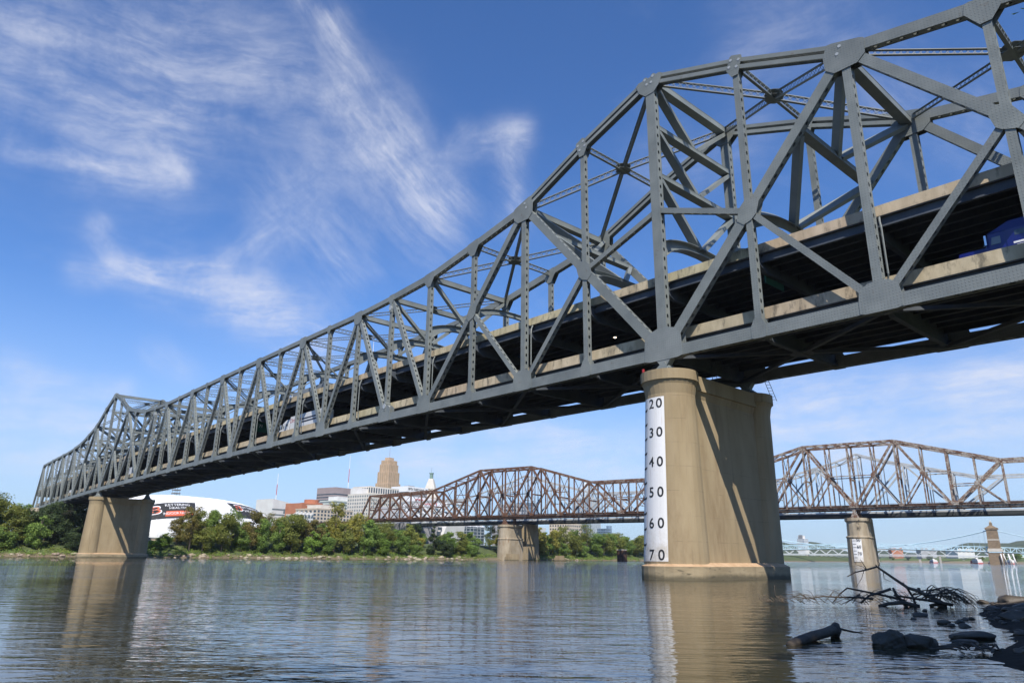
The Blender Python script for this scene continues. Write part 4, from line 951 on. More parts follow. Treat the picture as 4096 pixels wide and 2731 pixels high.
b.part('body', M['beige'], (-20, 12, -19, 27, 8, 45)); b.part('penthouse', M['cream'], (-14, 7, -10, 20, 45.01, 49)); b.part('cornice', M['beige'], (-20.3, 12.3, -19.3, 27.3, 43.9, 45.2))
b.wins(12, -19, 32, 46, 24, 43.8, 6, 5, 11, M['glass'], .58, .62, True)
b = Bld('granite_office', 'brown granite office tower with dark horizontal window bands', -838, 410)
b.part('body', M['mauve'], (-20, 16, -22, 26, 8, 87)); b.bands(16, -22, 36, 48, 46, 80, 9, M['glass'], .42)
b = Bld('terraced_office', 'pale green terraced office with ribbon windows in front of the granite tower', -794, 384)
b.part('body', M['pale_green'], (-13, 14, -17, 20, 8, 67)); b.bands(14, -17, 27, 37, 46, 66.5, 6, M['glass_grey'], .5); b.part('penthouse', M['white_wall'], (-8, 10, -8, 8, 67.01, 72.4))
b = Bld('deco_slab', 'slim tan art deco slab with vertical piers beside the brown block', -871, 450)
b.part('body', M['tan_brick'], (-9, 9, -11, 9, 8, 86)); b.part('shoulder', M['tan_brick'], (-9, 11, -16, -11.01, 8, 73)); b.wins(9, -11, 18, 20, 30, 84, 16, 5, 6, M['tan_dark'], .4, .7)
b = Bld('brown_slab', 'darker brown brick block with rooftop tank behind the white grid office', -951, 512)
b.part('body', M['tan_dark'], (-14, 12, -13, 14, 8, 100)); b.part('rooftop_tank', M['grey_ribs'], (-2, 3, -11, -5, 100.01, 103.2)); b.wins(12, -13, 26, 27, 70, 99, 8, 7, 7, M['glass'], .35, .5)
for nm, lb, x, y, z0, z1 in (('radio_mast', 'thin red and white radio mast behind the brick building', -1000, 392, 8, 118), ('radio_mast', 'thin radio mast rising behind the granite office', -1090, 560, 8, 170)):
    o = empty(nm, (x, y, 8), lb, 'mast')
    for k in range(7): mb = MB(); a = z0+(z1-z0)*k/7; mb.tube([(x, y, a), (x, y, a+(z1-z0)/7)], 1.2-.14*k, 5); mb.build('mast_section', M['sign_red'] if k % 2 else M['sign_white'], o)
b = Bld('grid_office', 'long white office with a grid of square dark windows behind the rusty bridge end', -640, 352)
b.part('body', M['cream'], (-18, 14, -29, 24, 8, 64)); b.wins(14, -29, 32, 53, 16, 63, 13, 9, 17, M['glass_grey'], .52, .55); b.part('upper_block', M['cream'], (-34, -6, -8, 36, 64.01, 74)); b.wins(-6, -8, 28, 44, 66, 73.4, 1, 8, 12, M['glass'], .55, .75); b.part('penthouse', M['white_wall'], (-22, -10, -22, -8.01, 64.01, 71))
# ---- stepped art deco skyscraper
b = Bld('deco_skyscraper', 'tall stepped tan art deco skyscraper, the highest tower in the skyline', -1018, 596, R_(18))
for (w, z0, z1) in ((16.8, 8, 119), (14.8, 119.01, 138), (12.6, 138.01, 151), (10.8, 151.01, 158)):
    b.part('tower_stage', M['tan_brick'], (-w*.8, w*.8, -w, w, z0, z1)); n = int(w*.62)
    bx = [(w*.8-.2, w*.8+.35, -w+(2*w)*(i+.15)/n, -w+(2*w)*(i+.5)/n, z0, z1-1.2) for i in range(n)]+[(-w*.8+(1.6*w)*(i+.15)/n, -w*.8+(1.6*w)*(i+.5)/n, -w-.35, -w+.2, z0, z1-1.2) for i in range(n)]
    b.part('vertical_pier', M['tan_brick'], *bx, kind='stuff'); b.wins(w*.8, -w, w*1.6, 2*w, max(z0, 40)-.5, z1-.8, 1, max(5, n//2+1), max(6, n//2+2), M['tan_dark'], .42, .97, d=4.)
b.part('crown', M['tan_brick'], (-5, 5, -6, 6, 158.01, 163)); mb = MB(); mb.tube([b.f(0, 0, 163), b.f(0, 0, 182)], .35, 4); mb.build('flagpole', M['grey_wall'], b.o)
b = Bld('bank_block', 'grey ribbed block with a white lettered fascia between skyscraper and pyramid tower', -792, 490)
b.part('body', M['grey_wall'], (-14, 14, -18, 22, 8, 84)); b.part('rib', M['grey_ribs'], *[(13.9, 14.3, -18+k*2., -17+k*2., 20, 84) for k in range(20)], *[(-14+k*2., -13+k*2., -18.3, -17.9, 20, 84) for k in range(14)], kind='stuff')
b.part('fascia', M['sign_white'], (-15, 15, -19, 23, 84.01, 91.5)); b.part('roof_unit', M['grey_ribs'], (-5, 3, -4, 8, 91.51, 94))
mb = MB(); rt = Vector(b.f(0, 1, 0))-Vector(b.f(0, 0, 0)); put_text(mb, 'FIFTH THIRD BANK', 4.6, b.f(15.2, -1.5, 87.6), rt, (0, 0, 1), .8, .1); mb.build('lettering', M['black_paint'], b.o)
mb = MB(); c = Vector(b.f(15.2, 19, 87.6)); mb.prism([c+rt*x+Vector((0, 0, z)) for x, z in ((-1.6, 1.8), (1.6, 1.8), (1.6, -.4), (0, -2.2), (-1.6, -.4))], Vector(b.f(.15, 0, 0))-Vector(b.f(0, 0, 0))); mb.build('shield_emblem', M['navy'], b.o)
# ---- white tower with a pyramid roof
b = Bld('pyramid_tower', 'cream tower with a steep pyramid roof and green lantern', -855, 571, R_(40))
b.part('shaft', M['cream'], (-10.5, 10.5, -10.5, 10.5, 8, 72)); b.part('collar', M['red_brick'], (-11.6, 11.6, -11.6, 11.6, 74, 84)); b.part('lower_cornice', M['cream'], (-12.6, 12.6, -12.6, 12.6, 72.01, 73.99)); b.part('balustrade', M['cream'], (-12, 12, -12, 12, 84.01, 86.4)); b.wins(11.6, -11.6, 23.2, 23.2, 75, 83.5, 2, 7, 7, M['cream'], .5, .6)
b.hexpart('pyramid_roof', M['cream'], [(-11, -11, 86.41), (11, -11, 86.41), (11, 11, 86.41), (-11, 11, 86.41), (-3.2, -3.2, 114), (3.2, -3.2, 114), (3.2, 3.2, 114), (-3.2, 3.2, 114)])
b.part('lantern', M['copper'], (-2.2, 2.2, -2.2, 2.2, 114.01, 121.5)); b.part('lantern_roof', M['copper'], (-2.8, 2.8, -2.8, 2.8, 121.51, 123)); mb = MB(); mb.tube([b.f(0, 0, 123), b.f(0, 0, 131)], .2, 4); mb.build('spire', M['copper'], b.o)
for fx, fy, rx, ry in ((1, 0, 0, 1), (0, -1, 1, 0)):
    z = 97.; k = 11-(z-86.4)*7.8/27.6+.35; mb = MB(); rt = Vector(b.f(rx, ry, 0))-Vector(b.f(0, 0, 0)); up = Vector((0, 0, 1))+(Vector(b.f(0, 0, 0))-Vector(b.f(fx, fy, 0)))*.28
    put_text(mb, 'PNC', 4.0, b.f(fx*k+rx*1.6, fy*k+ry*1.6, z), rt, up, 1., .1); mb.build('lettering', M['black_paint'], b.o)
    mb = MB(); c = Vector(b.f(fx*k-rx*4., fy*k-ry*4., z)); mb.prism([c+rt*1.5*math.cos(j*math.pi/5)+up*1.5*math.sin(j*math.pi/5) for j in range(10)], (Vector(b.f(fx, fy, 0))-Vector(b.f(0, 0, 0)))*.2); mb.build('round_emblem', M['banner_orange'], b.o)
# ---- glass tower with an open steel crown
b = Bld('crown_tower', 'blue glass tower topped by an open white steel crown', -666, 712)
b.part('shaft', M['glass_blue'], (-16, 14, -14, 14, 8, 83)); b.part('lower_wing', M['glass_blue'], (-16, 12, 14.01, 24, 8, 40)); b.part('mullion', M['white_steel'], *[(13.9, 14.25, -14+k*2.33, -13.5+k*2.33, 20, 83) for k in range(13)], *[(-16+k*2.5, -15.5+k*2.5, -14.25, -13.9, 20, 83) for k in range(13)], kind='stuff')
for k in range(9):
    x = -14+k*3.2; mb = MB(); hgt = 107-.09*(x-1)**2*.9; mb.tube([b.f(x, -13, 83), b.f(x*.8, -11, 83+(hgt-83)*.6), b.f(x*.35, -2, hgt), b.f(x*.8, 11, 83+(hgt-83)*.6), b.f(x, 13, 83)], .5, 4); mb.build('crown_arch', M['white_steel'], b.o)
for k in range(5): mb = MB(); z = 85+k*4.5; w = 13-k*1.6; mb.tube([b.f(-w, -w*.9, z), b.f(w, -w*.9, z), b.f(w, w*.9, z), b.f(-w, w*.9, z), b.f(-w, -w*.9, z)], .35, 4); mb.build('crown_ring', M['white_steel'], b.o)
b = Bld('blue_block', 'low blue-grey glass block with a round corner drum right of the crowned tower', -582, 654)
b.part('body', M['glass_blue'], (-8, 6, -6, 8, 8, 38)); b.wins(6, -6, 14, 14, 14, 38, 8, 6, 6, M['glass'], .6, .5); mb = MB(); c = b.f(3, 6, 0); mb.cyl((c[0], c[1]), 3.4, 8, 41.6, 16); mb.build('corner_drum', M['glass_blue'], b.o)
# ---- football stadium
st = Bld('stadium', 'big stadium with grey ribbed walls and slanted white panels under the rusty bridge', -432, 286)
st.part('ribbed_wall', M['grey_ribs'], (-30, 8, -52, -14, 8, 25)); st.part('rib', M['grey_wall'], *[(8, 8.35, -51.5+k*1.25, -51+k*1.25, 10, 25) for k in range(30)], kind='stuff')
st.hexpart('slanted_panel', M['white_wall'], [(-28, -13, 8), (10, -16, 8), (10, 14, 8), (-28, 14, 8), (-28, -8, 25.6), (12, -8, 25.6), (12, 14, 25.6), (-28, 14, 25.6)])
st.part('stair_slot', M['glass'], *[(8.4, 9., -18.5+k*1.2, -14.2+k*1.2, 11+k*3.4, 13.4+k*3.4) for k in range(4)])
st.part('glass_hall', M['glass'], (-28, 9, 14.6, 44, 8, 25.4))
for k in range(6): st.part('glass_mullion', M['pale_steel'], (9.01, 9.4, 14.7, 43.9, 11+k*2.6, 11.35+k*2.6))
for k in range(7): st.part('glass_mullion', M['pale_steel'], (9.02, 9.3, 14.8+k*4.8, 15.1+k*4.8, 8.2, 25.2))
st.hexpart('upper_stand', M['grey_wall'], [(-46, -26, 26), (-8, -26, 26), (-8, 70, 26), (-46, 70, 26), (-56, -22, 40), (-40, -22, 40), (-40, 66, 40), (-56, 66, 40)])
for k in range(5, 15): st.hexpart('stand_frame', M['white_steel'], [(-8.2, -66+k*9.4, 25), (-6.4, -66+k*9.4, 25), (-6.4, -64.8+k*9.4, 25), (-8.2, -64.8+k*9.4, 25), (-40, -63+k*9., 49), (-37, -63+k*9., 49), (-37, -61.8+k*9., 49), (-40, -61.8+k*9., 49)])
st.hexpart('white_roof', M['white_steel'], [(-58, -18, 49), (-30, -18, 46.5), (-30, 66, 46.5), (-58, 66, 49), (-58, -18, 50.2), (-30, -18, 47.7), (-30, 66, 47.7), (-58, 66, 50.2)])
st.part('sign_panel', M['sign_white'], (-29.8, -29.2, -14, 40, 41.5, 48.8)); mb = MB(); put_text(mb, 'STADIUM', 6.0, st.f(-28.9, 12, 45.), Vector(st.f(0, 1, 0))-Vector(st.f(0, 0, 0)), (0, 0, 1), 1.1, .1); mb.build('lettering', M['sign_red'], st.o)
st.part('end_wall', M['grey_wall'], (-20, 4, 94, 116, 8, 31)); st.wins(4, 94, 24, 22, 10, 31, 9, 10, 9, M['grey_ribs'], .5, .5)
st.hexpart('white_wedge', M['white_wall'], [(-18, 117, 8), (6, 117, 8), (6, 137, 8), (-18, 137, 8), (-18, 117, 30), (8, 117, 30), (8, 143, 28.5), (-18, 143, 28.5)])
for nm, lb, x, y, wx, wy, z1, mt in (('grey_midrise', 'plain grey midrise half hidden behind the rusty truss peak', -610, 520, 24, 26, 62, 'grey_wall'), ('grey_midrise', 'blue glass midrise behind the middle of the rusty truss', -660, 590, 20, 22, 70, 'glass_blue'), ('tan_midrise', 'tan midrise with dark window rows behind the rusty bridge, left of the crowned tower', -560, 560, 24, 36, 40, 'beige')):
    b = Bld(nm, lb, x, y); b.part('body', M[mt], (-wx/2, wx/2, -wy/2, wy/2, 8, z1)); b.wins(wx/2, -wy/2, wx, wy, 24, z1-1, max(3, int((z1-24)/4)), 7, 8, M['glass'], .55, .5)
b = Bld('slim_tower', 'slim white tower far beyond the yellow trees beside the near pier', -880, 1121)
b.part('body', M['white_steel'], (-3, 3, -3, 3, 8, 66)); b.part('window_strip', M['glass_grey'], *[(2.9, 3.1, -2.6, 2.6, 30+k*4, 31.6+k*4) for k in range(9)], kind='stuff')
b = Bld('stepped_highrise', 'white stepped apartment tower far upstream left of the masonry pier', -725, 1455, R_(0))
b.part('body', M['white_wall'], (-8, 8, -6, 12, 14, 46)); b.part('upper_step', M['white_wall'], (-8, 2, -1, 11, 46.01, 53)); b.wins(8, -6, 16, 18, 24, 46, 7, 5, 6, M['glass_blue'], .7, .6); b.part('roof_frame', M['grey_ribs'], (-4, 3, -5, -1.2, 46.01, 54))
# ---- distant shore beyond the suspension bridge
for k, (x, y, wx, wy, z1, mt, lb) in enumerate(((-470, 1600, 30, 70, 27, 'white_wall', 'long white warehouse with raised roof far beyond the suspension bridge deck'), (-420, 1640, 20, 44, 25, 'cream', 'cream warehouse behind the white truss bridge'), (-560, 1680, 30, 34, 30, 'grey_wall', 'grey block far behind the white truss bridge'), (-650, 1750, 24, 30, 32, 'red_brick', 'small brick block far upstream under the white truss'), (-355, 1560, 14, 26, 17, 'cream', 'long low shed with a blue and cream mural far beyond the bridge'))):
    b = Bld('warehouse', lb, x, y, R_(35)); b.part('body', M[mt], (-wx/2, wx/2, -wy/2, wy/2, 6, z1)); b.wins(wx/2, -wy/2, wx, wy, z1-8, z1-2, 1, 4, 8, M['glass_grey'], .5, .5)
    if k == 4:
        M['mural_blue'] = mat('mural_blue', (.2, .45, .6), (.75, .72, .5), .25, .8)
        b.part('mural', M['mural_blue'], (-6, 6.9, -wy/2-.12, -wy/2-.02, 8, 16.6))
M['hull_red'] = mat('hull_red', (.45, .05, .04), (.5, .08, .06), .5, .6)
for k, (x, y, L, lb) in enumerate(((-365, 1335, 30, 'white riverboat restaurant with red paddle panel moored by the distant bank'), (-335, 1318, 26, 'white floating boathouse with a gabled roof beside the riverboat'), (-306, 1292, 24, 'low white and red excursion boat moored nearest the sandstone tower'), (-470, 1450, 22, 'small white boat by the distant green slope'))):
    o = empty('riverboat', (x, y, 0), lb, 'boat', 'boats moored by the distant bank'); f = lw((x, y), R_(128))
    def bx(nm, mt, x0, x1, y0, y1, z0, z1): mb = MB(); mb.hexa([f(x0, y0, z0), f(x1, y0, z0), f(x1, y1, z0), f(x0, y1, z0), f(x0, y0, z1), f(x1, y0, z1), f(x1, y1, z1), f(x0, y1, z1)]); mb.build(nm, mt, o)
    bx('hull', M['hull_red'], -L/2, L/2, -4, 4, -.6, 1.3); bx('main_deck', M['white_wall'], -L/2+1, L/2-2, -3.6, 3.6, 1.31, 4.3); bx('upper_deck', M['white_wall'], -L/2+3, L/2-5, -3.2, 3.2, 4.31, 7.2 if k < 2 else 5.8)
    bx('window_row', M['glass_grey'], -L/2+2, L/2-3, -3.7, 3.7, 2.3, 3.4); bx('pilot_house', M['white_wall'], -3, 1, -1.6, 1.6, 7.21 if k < 2 else 5.81, 9.6 if k < 2 else 7.6)
    if k == 0: bx('paddle_panel', M['hull_red'], L/2-7, L/2-1, -4.1, 4.1, 1.32, 5)
M['hill'] = mat('wooded_hill', (.035, .055, .025), (.075, .09, .035), .03, 1., bump=.8, bscale=.12)
mb = MB(); r = random.Random(4); n = 90; vs = []
for i in range(n+1):
    a = R_(88+40*i/n); d = 3300; x, y = CAM.x+d*math.cos(a), CAM.y+d*math.sin(a); h = 62+26*math.sin(i*.17+2.1)+10*math.sin(i*.63)+r.uniform(-4, 4)
    vs += [(x, y, 0), (x*1.03, y*1.03, h*.75), (x*1.06, y*1.06, h), (x*1.3, y*1.3, h*.8)]
mb.add(vs, [(4*i+j, 4*i+j+1, 4*i+j+5, 4*i+j+4) for i in range(n) for j in range(3)]); tag(mb.build('wooded_hills', M['hill'], smooth=True), kind='structure')
# ---- far bank walls, ruins and overpass
b = Bld('bank_wall', 'pale broken concrete retaining wall beside the dome on the far bank', -318, 36, R_(8)); b.part('wall', M['beige'], (-1, 0, -6, 10, 2, 8.2)); b.part('coping', M['grey_wall'], (-1.2, .2, -6.2, 10.2, 8.21, 8.6))
b = Bld('ruined_pier', 'rusty square mooring cell at the waterline below the yellow trees', -250, 290, R_(10), 'ruin'); b.part('cell', M['rust_dark'], (-2, 2, -2.6, 2.6, -1, 6.6)); b.part('rim', M['pale_stone'], (-2.2, 2.2, -2.8, 2.8, 6.61, 7.1))
for k, (x, y, w, h) in enumerate(((-286, 232, 3.5, 3.6), (-283, 240, 1.4, 8.), (-276, 262, 2.6, 3.))):
    b = Bld('concrete_ruin', ('low broken concrete block on the far bank right of the stained pier', 'upright concrete stub close to the right side of the stained pier', 'pale concrete remnant among bushes at the waterline')[k], x, y, R_(10), 'ruin'); b.part('block', M['pier'], (-w*.6, w*.6, -w, w, -.5, h)); b.part('ledge', M['pier'], (-w*.7, w*.7, -w*1.3, -w*1.01, -.5, h*.55))
b = Bld('highway_ramp', 'concrete highway ramp and wall glimpsed under the left end of the bridge', -430, 4, R_(0), 'overpass'); b.part('deck', M['beige'], (-60, 60, -8, 30, 20, 22)); b.part('column', M['beige'], *[(x, x+2, 0, 2, 4, 20) for x in (-40, -10, 20, 45)]); b.part('brick_wall', M['red_brick'], (-30, 30, 31, 33, 6, 24))
for k, (x, y) in enumerate(((-420, -62), (-420, -78), (-405, -34))):
    o = empty('street_light', (x, y, 16), ('double-arm street light above the left trees, middle one', 'street light above the left trees at the picture edge', 'street light with a long arm beside the left end of the bridge')[k], 'street light', 'highway lights at left'); mb = MB(); mb.tube([(x, y, 6), (x, y, 35+k*3), (x+.4, y+2.5, 37+k*3)], [.2, .14, .1], 5); mb.build('pole', M['pale_steel'], o); mb = MB(); mb.box(x-.2, x+.9, y+2.4, y+6.2, 37+k*3, 37.3+k*3); mb.build('lamp_arm', M['pale_steel'], o)
# ================================================================== trees
def leaf_mat(name, a, b, c, sc=.5):
    m = bpy.data.materials.new(name); m.use_nodes = True; nt = m.node_tree; t = NT(nt); bs = nt.nodes['Principled BSDF']; bs.inputs['Roughness'].default_value = .6; bs.inputs['Specular IOR Level'].default_value = .25
    pos = t.n('ShaderNodeNewGeometry'); col_ = t.ramp(t.noise(pos.outputs['Position'], sc, 4, .6), [(.32, a), (.5, b), (.68, c)])
    rnd = t.maprange(t.noise(pos.outputs['Position'], 3.1, 2, .5), .3, .7, 1.45, 2.4); oi = t.n('ShaderNodeObjectInfo').outputs['Random']
    hs = t.n('ShaderNodeHueSaturation'); t.l(col_, hs.inputs['Color']); t.l(t.m('MULTIPLY', rnd, t.m('ADD', .85, t.m('MULTIPLY', oi, .3))), hs.inputs['Value'])
    t.l(hs.outputs[0], bs.inputs['Base Color']); tr = nt.nodes.new('ShaderNodeBsdfTranslucent'); t.l(hs.outputs[0], tr.inputs[0]); mx = nt.nodes.new('ShaderNodeMixShader'); mx.inputs[0].default_value = .38
    o = nt.nodes['Material Output']; t.l(bs.outputs[0], mx.inputs[1]); t.l(tr.outputs[0], mx.inputs[2]); t.l(mx.outputs[0], o.inputs[0]); return m
LM = {'green': leaf_mat('green_leaves', (.06, .095, .022), (.10, .15, .034), (.14, .19, .044)), 'olive': leaf_mat('olive_leaves', (.072, .09, .02), (.12, .135, .03), (.165, .172, .042)),
      'yellow': leaf_mat('yellowing_leaves', (.10, .105, .02), (.17, .165, .035), (.26, .225, .05)), 'brown': leaf_mat('russet_leaves', (.075, .072, .02), (.12, .105, .03), (.16, .13, .042)),
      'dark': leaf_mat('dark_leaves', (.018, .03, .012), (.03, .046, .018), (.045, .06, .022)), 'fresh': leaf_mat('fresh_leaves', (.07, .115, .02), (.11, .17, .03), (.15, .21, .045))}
M['bark'] = mat('bark', (.10, .08, .06), (.17, .14, .11), 2., .95, bump=.5, bscale=8)
def leaves_mesh(name, pts, nrm, size, mt, seed):
    g = np.random.default_rng(seed); n = len(pts); nr = nrm+g.normal(0, .55, (n, 3)); nr /= np.linalg.norm(nr, axis=1, keepdims=True)+1e-9
    tmp = g.normal(0, 1, (n, 3)); u = np.cross(nr, tmp); u /= np.linalg.norm(u, axis=1, keepdims=True)+1e-9; v = np.cross(nr, u)
    s = (size*g.uniform(.6, 1.35, n))[:, None]; a = g.uniform(.55, .95, n)[:, None]
    vs = np.empty((n, 4, 3)); vs[:, 0] = pts-u*s*.5; vs[:, 1] = pts-v*s*.42*a+nr*s*.1; vs[:, 2] = pts+u*s*.5-nr*s*.06; vs[:, 3] = pts+v*s*.42*a+nr*s*.1
    me = bpy.data.meshes.new(name); me.vertices.add(4*n); me.vertices.foreach_set('co', vs.reshape(-1)); me.loops.add(4*n); me.loops.foreach_set('vertex_index', np.arange(4*n, dtype=np.int32))
    me.polygons.add(n); me.polygons.foreach_set('loop_start', np.arange(0, 4*n, 4, dtype=np.int32)); me.polygons.foreach_set('loop_total', np.full(n, 4, dtype=np.int32)); me.materials.append(mt); me.update(calc_edges=True); return me
def crown_points(lobes, n, g):
    w = np.array([l[3]*l[3] for l in lobes]); pick = g.choice(len(lobes), n, p=w/w.sum()); d = g.normal(0, 1, (n, 3)); d /= np.linalg.norm(d, axis=1, keepdims=True)
    r = g.uniform(.18, 1., n)**.42; L = np.array([l[:3] for l in lobes])[pick]; R = np.array([l[3] for l in lobes])[pick]
    rag = 1+.22*np.sin(d[:, 0]*5+pick)+.18*np.sin(d[:, 2]*7+pick*2)
    sq = np.array([1, 1, .82]); return L+d*(r*R*rag)[:, None]*sq, d
def make_tree(seed, H, spread, nl, leaf, low=.22, nlob=9, shape='round'):
    """unit crown and trunk meshes sized in metres"""
    r = random.Random(seed); g = np.random.default_rng(seed); lobes = []
    for k in range(nlob):
        u = (k+.5)/nlob; z = H*(low+(1-low)*(u*.86+.06)); env = {'round': math.sin(math.pi*min(1, .18+u*.78))**.7, 'cone': 1.05-u*.8, 'tall': .75+.25*math.sin(math.pi*u), 'wide': .55+.5*u}[shape]
        for j in range(2 if shape != 'cone' else 1):
            a = r.uniform(0, 6.28); q = spread*env*r.uniform(.25, .62); lobes.append((q*math.cos(a), q*math.sin(a), z+r.uniform(-.04, .04)*H, spread*env*r.uniform(.30, .52)))
    pts, nr = crown_points(lobes, nl, g); tr = MB(); top = lobes[-1]; lean = (r.uniform(-.04, .04)*H, r.uniform(-.04, .04)*H)
    tr.tube([(0, 0, -1.5), (lean[0]*.3, lean[1]*.3, H*.3), (lean[0], lean[1], H*.62), (top[0]*.6, top[1]*.6, H*.88)], [H*.021, H*.016, H*.010, H*.003], 7)
    for l in lobes[::2]:
        z0 = max(H*.14, l[2]-H*.22); q = min(1., z0/(H*.62)); tr.tube([(lean[0]*q, lean[1]*q, z0), (l[0]*.5+lean[0]*q*.5, l[1]*.5+lean[1]*q*.5, (z0+l[2])*.5+H*.015), (l[0], l[1], l[2])], [H*.008, H*.005, H*.002], 5)
    return pts, nr, leaf, tr.mesh('trunk', M['bark'], True), seed
PROTO = [make_tree(11, 14, 5.5, 6500, .52, .12), make_tree(12, 15, 4.6, 5600, .5, .1, 10, 'tall'), make_tree(13, 13, 6.2, 6500, .52, .1, 8, 'wide'), make_tree(14, 16, 4.6, 4200, .48, .16, 10, 'tall'), make_tree(15, 10, 4.4, 5200, .46, .03, 8), make_tree(16, 13, 4.0, 5200, .48, .05, 9, 'cone'), make_tree(17, 17, 5.0, 2400, .46, .3, 10, 'tall')]
CROWN = {}
def far_tree(kind, tone, x, y, z, sc, rz, name, label, group):
    key = (kind, tone)
    if key not in CROWN: p = PROTO[kind]; CROWN[key] = leaves_mesh('crown', p[0], p[1], p[2], LM[tone], p[4])
    o = empty(name, (x, y, z), label, 'tree', group); o.rotation_euler = (0, 0, rz); o.scale = (sc[0], sc[0], sc[1])
    c = bpy.data.objects.new('crown', CROWN[key]); col.objects.link(c); c.parent = o
    t = bpy.data.objects.new('trunk', PROTO[kind][3]); col.objects.link(t); t.parent = o
    return o
def bank_x(y):
    for (x0, y0), (x1, y1) in zip(FAR_LINE, FAR_LINE[1:]):
        if y0 <= y <= y1: return x0+(x1-x0)*(y-y0)/(y1-y0)
    return FAR_LINE[-1][0]
def bank_z(o): return float(np.interp(o, [0, 1.5, 4, 8, 14, 24, 40, 80], [-.1, .35, 1.1, 2.4, 4.2, 6.6, 8.5, 10]))
# (y along the bank, metres inland, kind, tone, width scale, height scale) in stretches named after what stands behind them
STRETCH = [
 ('at the far left below the highway lights', [(-66, 20, 0, 'green', 1.5, 1.5), (-58, 9, 4, 'olive', 1.2, 1.1), (-52, 14, 2, 'green', 1.3, 1.5), (-46, 6, 4, 'green', 1.1, .9), (-41, 22, 0, 'olive', 1.5, 1.75), (-35, 12, 1, 'green', 1.4, 1.5), (-31, 5, 4, 'olive', 1.2, .95), (-26, 18, 2, 'olive', 1.3, 1.6), (-21, 8, 4, 'green', 1.1, 1.05), (-16, 13, 1, 'olive', 1.2, 1.25)]),
 ('shaded under the left bridge end', [(-8, 10, 4, 'green', 1.1, .9), (-2, 16, 4, 'dark', 1.2, 1.1), (4, 8, 4, 'dark', 1., .8), (9, 18, 2, 'dark', 1.1, .95), (15, 10, 4, 'dark', 1., .8)]),  # dark tone here puts the bridge's shade into the leaf colour
 ('right of the far concrete pier', [(31, 22, 4, 'green', .8, .62), (36, 10, 4, 'fresh', .9, .5), (41, 16, 4, 'green', .8, .55)]),
 ('in front of the white dome', [(49, 9, 3, 'brown', 1.05, .95), (54, 7, 0, 'olive', .95, .82), (59, 13, 1, 'green', .95, .93), (63, 8, 2, 'olive', 1.0, .98), (69, 14, 6, 'green', 1.0, .84), (72, 9, 4, 'green', 1.0, .9), (77, 9, 3, 'brown', 1.05, .95), (81, 8, 1, 'green', .95, .92), (86, 14, 6, 'brown', 1.0, .86), (90, 8, 0, 'green', .95, .88)]),
 ('below the brick and hotel blocks', [(96, 7, 2, 'olive', 1.0, 1.0), (101, 12, 0, 'brown', 1.05, .98), (106, 6, 4, 'fresh', 1.0, .9), (110, 12, 0, 'brown', 1.05, .9), (115, 8, 4, 'green', 1., .85), (121, 12, 3, 'yellow', 1.1, 1.12), (124, 7, 0, 'olive', 1., .9)]),
 ('below the left end of the rusty bridge', [(130, 10, 2, 'yellow', 1.05, .96), (135, 5, 4, 'green', 1.1, 1.05), (141, 9, 0, 'green', 1.1, 1.0), (148, 6, 4, 'fresh', 1.1, .95), (153, 12, 2, 'olive', 1.05, .9), (160, 7, 4, 'green', 1.1, 1.0), (167, 10, 0, 'olive', 1.0, .82), (173, 6, 4, 'green', 1., .75)]),
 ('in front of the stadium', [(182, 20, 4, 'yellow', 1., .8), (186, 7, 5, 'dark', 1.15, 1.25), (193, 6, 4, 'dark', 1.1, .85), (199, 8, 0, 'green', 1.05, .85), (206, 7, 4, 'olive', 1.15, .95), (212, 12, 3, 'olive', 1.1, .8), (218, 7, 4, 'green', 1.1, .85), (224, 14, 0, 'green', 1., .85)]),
 ('between stained pier and near pier', [(252, 10, 0, 'yellow', 1.1, .85), (259, 6, 4, 'olive', 1.2, 1.0), (266, 12, 2, 'yellow', 1.15, 1.0), (274, 7, 4, 'yellow', 1.2, 1.0), (282, 13, 1, 'olive', 1.2, 1.0), (290, 8, 0, 'yellow', 1.15, 1.08), (298, 7, 4, 'green', 1.2, 1.0), (307, 10, 2, 'yellow', 1.15, .95), (316, 6, 4, 'green', 1.2, .95), (326, 12, 3, 'olive', 1.2, .9), (336, 8, 0, 'olive', 1.15, .9), (347, 7, 4, 'green', 1.25, 1.0), (358, 12, 6, 'olive', 1.2, 1.0), (369, 8, 2, 'green', 1.2, .9), (381, 9, 0, 'olive', 1.2, .95), (394, 9, 1, 'green', 1.2, .9), (408, 10, 2, 'olive', 1.2, .9), (424, 10, 0, 'green', 1.2, .95)]),
 ('close left of the near pier', [(440, 10, 2, 'olive', 1.3, 1.0), (456, 10, 0, 'yellow', 1.3, 1.0), (474, 10, 1, 'green', 1.3, 1.05), (492, 10, 2, 'olive', 1.3, 1.05), (512, 10, 0, 'green', 1.35, 1.1), (534, 10, 2, 'olive', 1.35, 1.1), (558, 10, 0, 'green', 1.35, 1.1), (584, 10, 2, 'green', 1.35, 1.15)]),
]
ORD = ['first', 'second', 'third', 'fourth', 'fifth', 'sixth', 'seventh', 'eighth', 'ninth', 'tenth', 'eleventh', 'twelfth', 'thirteenth', 'fourteenth', 'fifteenth', 'sixteenth', 'seventeenth', 'eighteenth']
TONEW = {'green': 'green', 'olive': 'olive-green', 'yellow': 'yellowing', 'brown': 'russet-tinged', 'dark': 'dark', 'fresh': 'bright green'}
SHAPEW = ['rounded', 'tall', 'spreading', 'loose-crowned', 'bushy', 'conical', 'sparse']
